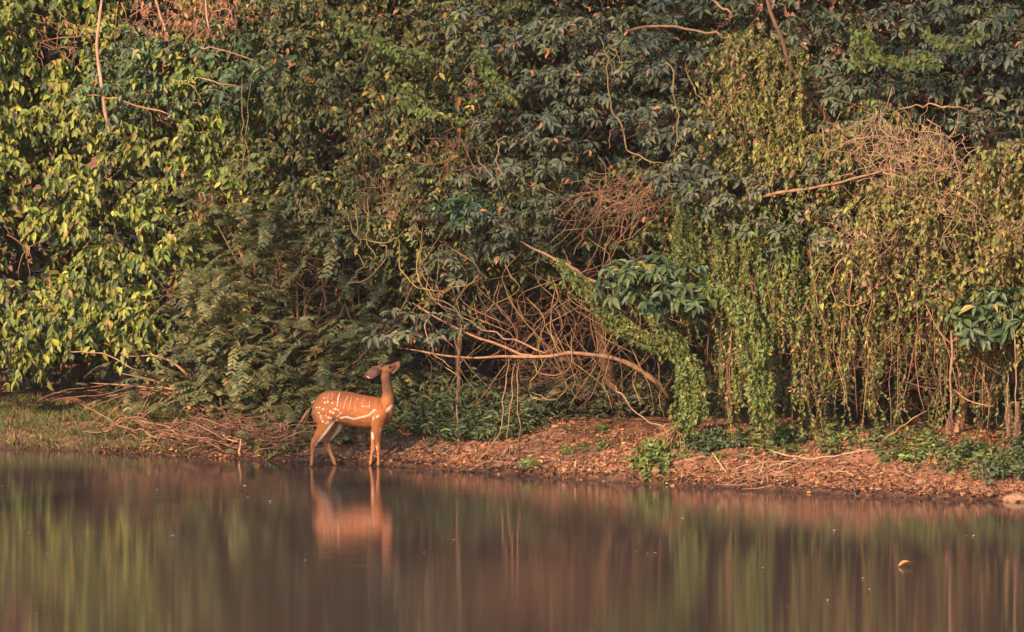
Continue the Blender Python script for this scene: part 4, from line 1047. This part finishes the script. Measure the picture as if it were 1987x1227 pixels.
for i in range(48):
    u, v = random.gauss(1482, 34), random.uniform(905, 946)
    p = on_ground(u, v); a = random.gauss(1.57, 0.9); L_ = random.uniform(0.15, 0.42)
    d = np.array([math.cos(a), -0.15, abs(math.sin(a)) * 0.7])
    P = np.array([p, p + d * L_ * 0.5 + rng.normal(0, 0.03, 3), p + d * L_ + np.array([rng.normal(0, 0.06), -0.03, -0.05])])
    P[:, 2] = np.maximum(P[:, 2], ground_z(P[:, 0], P[:, 1]) + 0.004)
    link('root', tube_mesh('root', P, random.uniform(0.005, 0.009), 0.003, random.choice(['pale_wood', 'dry_wood']), 10, 5, 0.006), roots)
arch = thing('aerial_roots', on_ground(1305, 870), 'bundle of arching pale aerial roots above the weed clump', 'roots')
for i in range(22):
    p0 = pt(1300 + random.gauss(8, 10), 838 + random.gauss(0, 6), 0.75); e = on_ground(1290 + random.gauss(0, 24), 884 + random.gauss(0, 6))
    link('root', tube_mesh('root', [p0, p0 * 0.5 + e * 0.5 + np.array([np.sign(e[0] - p0[0]) * 0.03, -0.05, 0.05]), e], 0.005, 0.003, 'dry_wood', 12, 5, 0.004), arch)

# ------------------------------------------------------------------ fallen leaves, stones
def litter_points(k, umin, umax, smax):
    x = rng.uniform(at(umin, 900, 0)[0], at(umax, 900, 0)[0], k)
    s = rng.beta(1.1, 1.5, k) * smax + 0.015
    y = shore(x) + s
    return np.stack([x, y, ground_z(x, y)], 1)
def ground_normals(P):
    e = 0.05
    dx = (ground_z(P[:, 0] + e, P[:, 1]) - ground_z(P[:, 0] - e, P[:, 1])) / (2 * e)
    dy = (ground_z(P[:, 0], P[:, 1] + e) - ground_z(P[:, 0], P[:, 1] - e)) / (2 * e)
    return unit(np.stack([-dx, -dy, np.ones(len(P))], 1))
LV = Leaves()
G = litter_points(20000, 690, 2150, 2.2); G2 = litter_points(900, 180, 700, 1.0); G = np.vstack([G, G2]); k = len(G)
_keep = rng.uniform(0, 1, len(G)) < np.clip(2.2 * _hash_noise(G[:, 0] * 2.6, G[:, 1] * 2.6, 21) - 0.10, 0.25, 1)
G = G[_keep]; k = len(G)
nr = ground_normals(G)
d = np.cross(nr, rng.normal(0, 1, (k, 3))) + nr * rng.uniform(-0.1, 0.7, (k, 1))
LV.add(G + nr * 0.006, d, nr + rng.normal(0, 0.6, (k, 3)), 0.014 + 0.078 * rng.beta(1.2, 2.6, k), 0.009 + 0.034 * rng.beta(1.2, 2.6, k), tints(k, DRYLEAF, 0.2))
A = LV.all()
A = split_parts(A, ground, 'oval', 'leaf_dry', 300, cell=12)
o = link('leaf_litter', leaf_mesh('leaf_litter', A, 'oval', 'leaf_dry'))
tag(o, 'brown and orange fallen leaves covering the earth bank', kind='stuff')
for c in ground.children:
    if c.name.startswith('leaf'): c.name = 'fallen_leaf'

def stone_mesh(seed, mat='stone'):
    import bmesh
    bm = bmesh.new(); bmesh.ops.create_icosphere(bm, subdivisions=2, radius=1.0)
    rs = np.random.default_rng(seed)
    ax = rs.normal(0, 1, (7, 3)); ax /= np.linalg.norm(ax, axis=1)[:, None]; h = rs.uniform(0.55, 0.9, 7)
    for v_ in bm.verts:
        p = np.array(v_.co)
        for a_, hh in zip(ax, h):
            q = p @ a_
            if q > hh: p = p - a_ * (q - hh)
        v_.co = p
    me = bpy.data.meshes.new('stone'); bm.to_mesh(me); bm.free(); me.materials.append(MATS[mat]); return me
SM = [stone_mesh(i) for i in range(5)]
G = litter_points(280, 700, 2080, 1.5)
for p in G:
    o = bpy.data.objects.new('stone', random.choice(SM)); COL.objects.link(o); o.parent = ground
    r_ = random.uniform(0.012, 0.042) * random.uniform(0.7, 1.2)
    o.location = p + UP * r_ * 0.2; o.scale = (r_ * random.uniform(1, 1.7), r_ * random.uniform(0.9, 1.3), r_ * random.uniform(0.5, 0.8)); o.rotation_euler = (0, 0, random.uniform(0, 6))
for u, v, r_ in ((985, 876, 0.055), (1020, 880, 0.06), (760, 895, 0.035)):
    o = bpy.data.objects.new('stone', random.choice(SM)); COL.objects.link(o); o.parent = ground
    o.location = on_ground(u, v); o.scale = (r_ * 1.2, r_, r_ * 0.8); o.rotation_euler = (0.1, 0.2, random.uniform(0, 6))
o = link('boulder', stone_mesh(77)); o.location = on_ground(1972, 968); o.scale = (0.17, 0.14, 0.085); tag(o, 'rounded brown stone half sunk at the waterline by the shaded scrub', 'stone')
# dark pebbles and wet scraps along the waterline
LV = Leaves()
k = 3800; x = rng.uniform(-4.6, 6.8, k); y = shore(x) + rng.normal(0.03, 0.06, k)
G = np.stack([x, y, np.maximum(ground_z(x, y), 0.0) + 0.004], 1)
WET = [(5, (0.05, 0.03, 0.022)), (3, (0.10, 0.05, 0.03)), (1.2, (0.28, 0.13, 0.06)), (0.3, (0.45, 0.22, 0.05))]
LV.add(G, rng.normal(0, 1, (k, 3)) * np.array([1, 1, 0.2]), rng.normal(0, 0.4, (k, 3)) + np.array([0, -0.5, 1]), rng.uniform(0.02, 0.06, k), rng.uniform(0.012, 0.03, k), tints(k, WET))
tag(link('wet_litter', leaf_mesh('wet_litter', LV.all(), 'oval', 'leaf_dry')), 'dark wet leaf scraps along the waterline', kind='stuff')

SW = 'small dark stick half sunk along the waterline'
for i in range(22):
    u0 = random.uniform(300, 1960); x0 = at(u0, 920, 0)[0]; y0 = shore(x0) + random.gauss(-0.01, 0.05)
    a = random.gauss(0, 0.5); L_ = random.uniform(0.10, 0.32)
    P = [np.array([x0, y0, -0.01]), np.array([x0 + L_ * 0.5 * math.cos(a), y0 + L_ * 0.3 * math.sin(a), 0.02 + random.uniform(0, 0.02)]), np.array([x0 + L_ * math.cos(a), y0 + L_ * 0.6 * math.sin(a), random.uniform(0.0, 0.05)])]
    tag(link('stick', tube_mesh('stick', P, random.uniform(0.005, 0.011), 0.004, random.choice(['wet_wood', 'bark', 'twig']), 10, 5, 0.006)), SW, 'stick', 'sticks along the waterline')

# ------------------------------------------------------------------ floating leaves and specks
def floating_leaf(label, u, v, ln, tint, group=None):
    V0, F3, F4 = TEMPL['oval']
    V = V0.copy(); V[:, 0] *= 0.75; V[:, 2] = V[:, 2] * 1.2 + 0.06; V[:, 2] -= V[:, 2].min(); V[:, 1] -= 0.5
    o = link('floating_leaf', mesh_np('floating_leaf', V * ln, [F3, F4], 'leaf_dry', np.repeat(np.array([tint]), len(V), 0)))
    p = water_pt(u, v); o.location = (p[0], p[1], 0.004); o.rotation_euler = (0, 0, random.uniform(0, 6.28))
    return tag(o, label, 'leaf', group)
floating_leaf('curled yellow leaf floating alone on open water', 1757, 1100, 0.15, (0.45, 0.24, 0.09))
floating_leaf('small orange leaf floating near the brush pile reflection', 470, 948, 0.09, (0.5, 0.28, 0.16))
for uv in ((305, 953), (500, 1020), (590, 1090), (335, 1042), (1256, 1076), (1270, 1076), (1235, 1071), (1478, 1105), (1620, 1032), (1875, 1041), (1890, 1042), (1955, 1090), (1675, 1124), (768, 1178), (822, 1074), (1325, 1008), (1312, 1020), (5, 946), (92, 1076), (57, 1037), (480, 966), (525, 975), (1685, 1147), (1605, 1167), (880, 1050), (1530, 1180)):
    floating_leaf('tiny pale scrap floating on the water', *uv, random.uniform(0.022, 0.045), (0.36, 0.32, 0.33), 'pale scraps on the water')

# ------------------------------------------------------------------ the antelope
# laid out in units of a side view: (a, b) with a along the body, b downwards, 788 units to the metre, feet at b = 1070
def sv(a, b, y=0.0):
    return np.array([(a - 550) / 788.0, y, (1070 - b) / 788.0])
def loft(rows, y0=0.0, seg=20, sub=5):
    """rows: (a, b, in-plane radius in units, lateral radius in m[, lateral offset]) -> closed tube with rounded ends"""
    R_ = np.array([(r[0], r[1], r[2] / 788.0, r[3], (r[4] if len(r) > 4 else y0)) for r in rows], float)
    n = (len(R_) - 1) * sub + 1
    Q = smooth_path(R_, n)
    P = np.stack([(Q[:, 0] - 550) / 788.0, Q[:, 4], (1070 - Q[:, 1]) / 788.0], 1)
    T = unit(np.gradient(P, axis=0)); T[:, 1] = 0; T = unit(T)
    Nn = np.stack([-T[:, 2], np.zeros(n), T[:, 0]], 1)
    th = np.arange(seg) * 2 * math.pi / seg
    ra, rb = np.maximum(Q[:, 2], 0.003), np.maximum(Q[:, 3], 0.003)
    V = P[:, None] + (np.cos(th)[None, :] * ra[:, None])[..., None] * Nn[:, None] + (np.sin(th)[None, :] * rb[:, None])[..., None] * np.array([0, 1.0, 0])
    V = V.reshape(-1, 3)
    ii = np.arange(n * seg).reshape(n, seg); rr_ = np.roll(ii, -1, 1)
    Fq = np.stack([ii[:-1], rr_[:-1], rr_[1:], ii[1:]], -1).reshape(-1, 4)
    k = len(V)
    V = np.vstack([V, P[0] - T[0] * ra[0] * 0.4, P[-1] + T[-1] * ra[-1] * 0.4])
    F3 = np.vstack([np.stack([rr_[0], ii[0], np.full(seg, k)], 1), np.stack([ii[-1], rr_[-1], np.full(seg, k + 1)], 1)])
    return V, Fq, F3
NEAR, FAR = -0.070, 0.070
pieces = [
    # trunk of the body, rump to chest
    loft([(203, 600, 22, .03), (214, 602, 48, .062), (243, 596, 84, .092), (290, 582, 117, .118), (340, 564, 136, .132), (400, 559, 136, .140), (470, 568, 141, .148),
          (540, 580, 141, .154), (610, 596, 140, .156), (680, 604, 136, .150), (740, 604, 130, .138), (790, 598, 118, .118), (830, 586, 92, .094), (862, 568, 52, .06)]),
    # neck
    loft([(790, 620, 95, .105), (815, 590, 84, .098), (833, 530, 68, .086), (846, 470, 54, .068), (843, 410, 46, .058), (833, 350, 41, .053), (827, 300, 43, .053), (828, 262, 36, .048)]),
    # head, muzzle lifted
    loft([(796, 262, 30, .038), (816, 256, 42, .050), (846, 246, 45, .054), (876, 230, 38, .045), (902, 214, 32, .036), (926, 203, 29, .032), (944, 195, 26, .030), (957, 187, 15, .019)]),
    loft([(880, 268, 18, .030), (905, 246, 16, .026), (928, 226, 13, .021), (944, 210, 9, .016)]),
    # hind legs
    loft([(298, 585, 92, .086, -.060), (314, 660, 88, .080, -.072), (308, 722, 70, .062, -.074), (270, 788, 47, .042, -.070), (226, 846, 32, .030, -.068), (207, 892, 20.5, .022, -.066), (203, 950, 14.5, .0165, -.066), (200, 1005, 14, .016, -.066), (198, 1036, 16, .018, -.066), (194, 1056, 13, .016, -.066), (196, 1078, 15, .018, -.066)]),
    loft([(380, 610, 78, .062, .055), (408, 680, 68, .060, .070), (392, 752, 50, .046, .074), (347, 812, 38, .036, .072), (319, 856, 31, .029, .070), (333, 908, 19, .020, .068), (356, 965, 15, .0165, .068), (378, 1015, 14, .016, .068), (389, 1042, 16, .018, .068), (396, 1058, 13, .016, .068), (407, 1074, 15, .018, .068)]),
    # forelegs
    loft([(770, 580, 88, .080, -.062), (766, 640, 80, .086, -.074), (760, 700, 62, .066, -.072), (757, 760, 41, .042, -.066), (760, 820, 30, .032, -.062), (762, 880, 21, .023, -.060), (763, 908, 20, .022, -.060), (764, 945, 14, .017, -.060), (765, 1005, 12.5, .0155, -.060), (765, 1036, 15, .018, -.060), (764, 1058, 12, .0155, -.060), (765, 1080, 14, .018, -.060)]),
    loft([(745, 640, 60, .055, .058), (733, 710, 44, .046, .064), (722, 775, 27, .032, .062), (719, 835, 21, .026, .058), (718, 885, 19, .022, .056), (716, 912, 19, .022, .056), (709, 950, 14, .017, .056), (702, 1005, 12.5, .0155, .056), (697, 1036, 15, .018, .056), (693, 1058, 12, .0155, .056), (692, 1082, 14, .018, .056)]),
    # ears
    loft([(788, 243, 12, .014, -.040), (768, 244, 22, .013, -.055), (742, 256, 37, .010, -.072), (712, 270, 45, .009, -.084), (684, 274, 40, .009, -.088), (664, 268, 22, .008, -.090), (655, 262, 8, .006, -.091)], seg=16),
    loft([(790, 240, 12, .014, .040), (772, 236, 22, .013, .058), (748, 244, 36, .010, .076), (722, 258, 42, .009, .090), (698, 262, 36, .009, .096), (682, 258, 18, .008, .098), (674, 254, 8, .006, .098)], seg=16),
    # tail hanging close to the rump
    loft([(240, 530, 14, .016), (219, 552, 11, .018), (211, 590, 9, .020), (213, 640, 9, .021), (224, 680, 8, .018), (232, 700, 4, .008)], seg=14),
]
VV, Q4, T3, off = [], [], [], 0
for V, q, t in pieces:
    VV.append(V); Q4.append(q + off); T3.append(t + off); off += len(V)
raw = mesh_np('raw', np.vstack(VV), [np.vstack(Q4), np.vstack(T3)], 'coat')
tmp = bpy.data.objects.new('raw', raw); COL.objects.link(tmp)
md = tmp.modifiers.new('r', 'REMESH'); md.mode = 'VOXEL'; md.voxel_size = 0.0055
md = tmp.modifiers.new('s', 'SMOOTH'); md.factor = 0.5; md.iterations = 5
dg = bpy.context.evaluated_depsgraph_get(); dg.update()
body = bpy.data.meshes.new_from_object(tmp.evaluated_get(dg))
bpy.data.objects.remove(tmp)
n = len(body.vertices)
co = np.empty(n * 3, np.float32); body.vertices.foreach_get('co', co); co = co.reshape(-1, 3)
no = np.empty(n * 3, np.float32); body.vertices.foreach_get('normal', no); no = no.reshape(-1, 3)
A_, B_ = co[:, 0] * 788 + 550, 1070 - co[:, 2] * 788
def seg_d(pts):
    d = np.full(n, 1e9)
    for (x0, y0), (x1, y1) in zip(pts[:-1], pts[1:]):
        vx, vy = x1 - x0, y1 - y0; L2 = vx * vx + vy * vy + 1e-9
        t = np.clip(((A_ - x0) * vx + (B_ - y0) * vy) / L2, 0, 1)
        d = np.minimum(d, np.hypot(A_ - x0 - t * vx, B_ - y0 - t * vy))
    return d
def sst(x, a, b):
    t = np.clip((x - a) / (b - a), 0, 1); return t * t * (3 - 2 * t)
col = np.empty((n, 3)); col[:] = (0.45, 0.162, 0.052)
def blend(w, c):
    global col
    w = np.clip(w, 0, 1)[:, None]; col = col * (1 - w) + np.array(c) * w
wav = _hash_noise(A_ * 0.02, B_ * 0.02, 4)
blend(0.85 * sst(585 - B_, 0, 150) * sst(A_, 240, 420) * (A_ < 800), (0.215, 0.074, 0.030))           # darker saddle along the back
blend(0.6 * sst(B_, 620, 720) * (A_ > 430) * (A_ < 720) * (B_ < 760), (0.46, 0.20, 0.075))          # paler belly side
neck = sst(520 - B_, 0, 110) * sst(A_, 770, 815)
blend(0.9 * neck, (0.115, 0.062, 0.038))                                                               # grey brown neck
blend(sst(330 - B_, 0, 60) * (A_ > 760), (0.20, 0.085, 0.042))
blend(0.85 * sst(300 - B_ - 0.55 * (920 - A_), 25, 75) * (A_ > 820) * (A_ < 915), (0.085, 0.036, 0.022))                 # dark bridge of the nose
blend(0.7 * sst(13 - seg_d([(885, 278), (932, 232), (946, 210)]), 0, 9), (0.50, 0.33, 0.21))             # pale chin and throat
blend(0.9 * sst(A_, 938, 952) * (B_ < 240), (0.03, 0.017, 0.012))                                      # nose
blend(0.9 * sst(16 - np.hypot(A_ - 864, B_ - 220), 0, 10), (0.02, 0.012, 0.010))                            # dark rim of the eye
blend(0.75 * sst(9 - seg_d([(872, 226), (905, 206)]), 0, 8), (0.07, 0.03, 0.018))
ear = sst(A_, 785, 768) if False else (A_ < 775) & (B_ < 330)
blend(ear * 1.0, (0.085, 0.044, 0.032))
blend(ear * (no[:, 1] < -0.3) * (co[:, 1] < 0) * sst(36 - np.hypot((A_ - 712) / 1.3, B_ - 268), 0, 14), (0.16, 0.080, 0.062))   # inside of the ear
blend(ear * sst(9 - seg_d([(672, 298), (700, 316), (735, 312), (765, 285)]), 0, 6), (0.62, 0.42, 0.34))   # pale rim
# white marks
WHITE = (0.86, 0.72, 0.60)
def mark(pts, w, a=1.0, soft=5):
    blend(a * sst(w + soft - seg_d(pts), 0, soft), WHITE)
side = (np.abs(no[:, 1]) > 0.12) * (0.72 + 0.40 * _hash_noise(A_ * 0.16, B_ * 0.16, 12))
def flank(pts, w, a=1.0, soft=5):
    blend(a * sst(w + soft - seg_d(pts), 0, soft) * side, WHITE)
flank([(445, 648), (500, 636), (555, 655), (620, 640), (690, 620), (735, 578)], 4.5, 1.0, 6)
flank([(438, 440), (424, 480), (417, 545)], 1.6, 0.8)
for p, w, a in (([(380, 432), (368, 485)], 2.5, 0.5), ([(343, 445), (334, 485)], 2.5, 0.45), ([(503, 464), (488, 505), (470, 560)], 3, 0.75), ([(537, 478), (515, 580)], 2.8, 0.55),
                ([(586, 478), (572, 540), (560, 606)], 3, 0.6), ([(690, 508), (692, 565)], 2.8, 0.8), ([(625, 546), (690, 549)], 3, 0.85), ([(624, 515), (629, 546)], 2.8, 0.7), ([(640, 480), (634, 510)], 2, 0.3)):
    flank(p, w * 0.3, a * 0.6)
for a, b, r in ((307, 478, 5), (310, 516, 6), (336, 509, 7), (375, 519, 7), (241, 561, 6), (267, 559, 6), (296, 573, 7), (260, 603, 6), (276, 630, 7), (293, 674, 8), (357, 591, 9), (382, 604, 10), (402, 570, 8),
                (425, 577, 7), (446, 605, 7), (430, 622, 6), (418, 632, 6), (344, 642, 9), (362, 645, 8), (337, 684, 9), (318, 692, 6), (320, 625, 5), (282, 650, 5), (392, 572, 5)):
    flank([(a, b), (a + 1, b + 1)], r - 2.2, 1.0, 5)
flank([(725, 640), (724, 660)], 2.5); flank([(751, 640), (768, 626)], 3.5)
mark([(840, 592), (858, 566), (880, 545)], 8, 0.85, 7)                                               # throat patch
# white inner legs
def leg_mark(pts, w, y_lo, y_hi, a=0.95):
    m_ = (co[:, 1] > y_lo) & (co[:, 1] < y_hi)
    blend(a * sst(w + 5 - seg_d(pts), 0, 6) * m_, WHITE)
leg_mark([(408, 668), (368, 700), (318, 770), (262, 845), (236, 880), (222, 930)], 8, -.2, 0.02)
leg_mark([(425, 690), (445, 715), (420, 770), (365, 850), (352, 885), (372, 945), (398, 1005)], 13, 0.0, .2, 0.85)
leg_mark([(704, 740), (713, 790), (716, 830)], 8, 0.0, .2)
leg_mark([(738, 895), (728, 925), (722, 950)], 6, 0.0, .2, 0.8)
leg_mark([(743, 890), (748, 915)], 4, -.2, 0, 0.8)
leg_mark([(787, 735), (783, 770)], 4, -.2, 0, 0.5)
blend(0.8 * sst(70 - np.abs(B_ - 815), 0, 45) * (A_ > 735) * (A_ < 800) * (co[:, 1] < 0) * (B_ > 740), (0.20, 0.088, 0.038))      # dark band on the near foreleg
blend(0.5 * sst(B_, 880, 980), (0.46, 0.21, 0.09))                                                       # pale shanks
blend(0.95 * sst(B_, 1050, 1060), (0.045, 0.03, 0.022))                                                 # hooves
tailw = (A_ < 212) & (B_ > 520) & (B_ < 740) & (np.abs(co[:, 1]) < 0.04)
blend(tailw * 0.5, (0.50, 0.30, 0.18))
wav2 = _hash_noise(A_ * 0.055, B_ * 0.055, 8); wav3 = _hash_noise(A_ * 0.11 + 7, B_ * 0.035, 6)
col *= (0.74 + 0.22 * wav + 0.16 * wav2 + 0.14 * wav3)[:, None]
at_ = body.color_attributes.new('tint', 'FLOAT_COLOR', 'POINT')
c4 = np.ones((n, 4), np.float32); c4[:, :3] = np.clip(col, 0, 1); at_.data.foreach_set('color', c4.ravel())
body.polygons.foreach_set('use_smooth', np.ones(len(body.polygons), bool))
body.materials.clear(); body.materials.append(MATS['coat']); body.name = 'antelope'
DEER = water_pt(560 + 550 / 4.38, 660 + 1070 / 4.38)
antelope = link('antelope', body)
hk = rng.choice(n, 46000)
hp, hn_, hc = co[hk].astype(float), no[hk].astype(float), col[hk] * rng.uniform(0.72, 1.22, (46000, 1))
flow = np.where((B_[hk] > 700)[:, None], np.array([0.0, 0, -1.0]), np.where(((A_[hk] > 780) & (B_[hk] < 540))[:, None], np.array([-0.15, 0, -1.0]), np.array([-1.0, 0, -0.45])))
flow = flow + rng.normal(0, 0.22, flow.shape)
flow = unit(flow - hn_ * np.sum(flow * hn_, axis=1, keepdims=True))
hl = rng.uniform(0.006, 0.013, (46000, 1)) * np.where((B_[hk] > 880) | (A_[hk] > 850) | (A_[hk] < 780) & (B_[hk] < 330), 0.5, 1.0)[:, None]
hw = unit(np.cross(flow, hn_)) * 0.0009
HV = np.stack([hp - hw, hp + hw, hp + hl * (0.9 * flow + 0.38 * hn_)], axis=1).reshape(-1, 3)
fur = link('fur', mesh_np('fur', HV, [np.arange(len(HV)).reshape(-1, 3)], 'coat', np.repeat(hc, 3, 0)), antelope)
fur['kind'] = 'stuff'
antelope.location = (DEER[0], DEER[1], -0.008)
tag(antelope, 'chestnut antelope doe with white spots and stripes, head raised, standing at the water edge', 'antelope')
import bmesh
for y in (-0.046, 0.046):
    bm = bmesh.new(); bmesh.ops.create_uvsphere(bm, u_segments=14, v_segments=10, radius=0.0145)
    me = bpy.data.meshes.new('eye'); bm.to_mesh(me); bm.free(); me.materials.append(MATS['eye'])
    for p_ in me.polygons: p_.use_smooth = True
    e = bpy.data.objects.new('eye', me); COL.objects.link(e); e.parent = antelope
    e.location = sv(864, 220, y * 0.98)



# ------------------------------------------------------------------ thin evening haze over the water and the wood
hb = np.array([(x, y, z) for z in (-3.0, 60.0) for x, y in ((-360, -360), (360, -360), (360, 380), (-360, 380))], float)
hm = bpy.data.materials.new('haze'); hm.use_nodes = True; MATS['haze'] = hm
hn = hm.node_tree; hn.nodes.remove(hn.nodes['Principled BSDF'])
pv = hn.nodes.new('ShaderNodeVolumePrincipled'); pv.inputs['Density'].default_value = 0.00014
pv.inputs['Color'].default_value = (0.92, 0.88, 0.92, 1)
hn.links.new(pv.outputs[0], hn.nodes['Material Output'].inputs['Volume'])
hz = link('haze', mesh_np('haze', hb, [np.array([(3, 2, 1, 0), (4, 5, 6, 7), (0, 1, 5, 4), (1, 2, 6, 5), (2, 3, 7, 6), (3, 0, 4, 7)])], 'haze'))
tag(hz, 'thin warm evening haze over the water', kind='stuff')
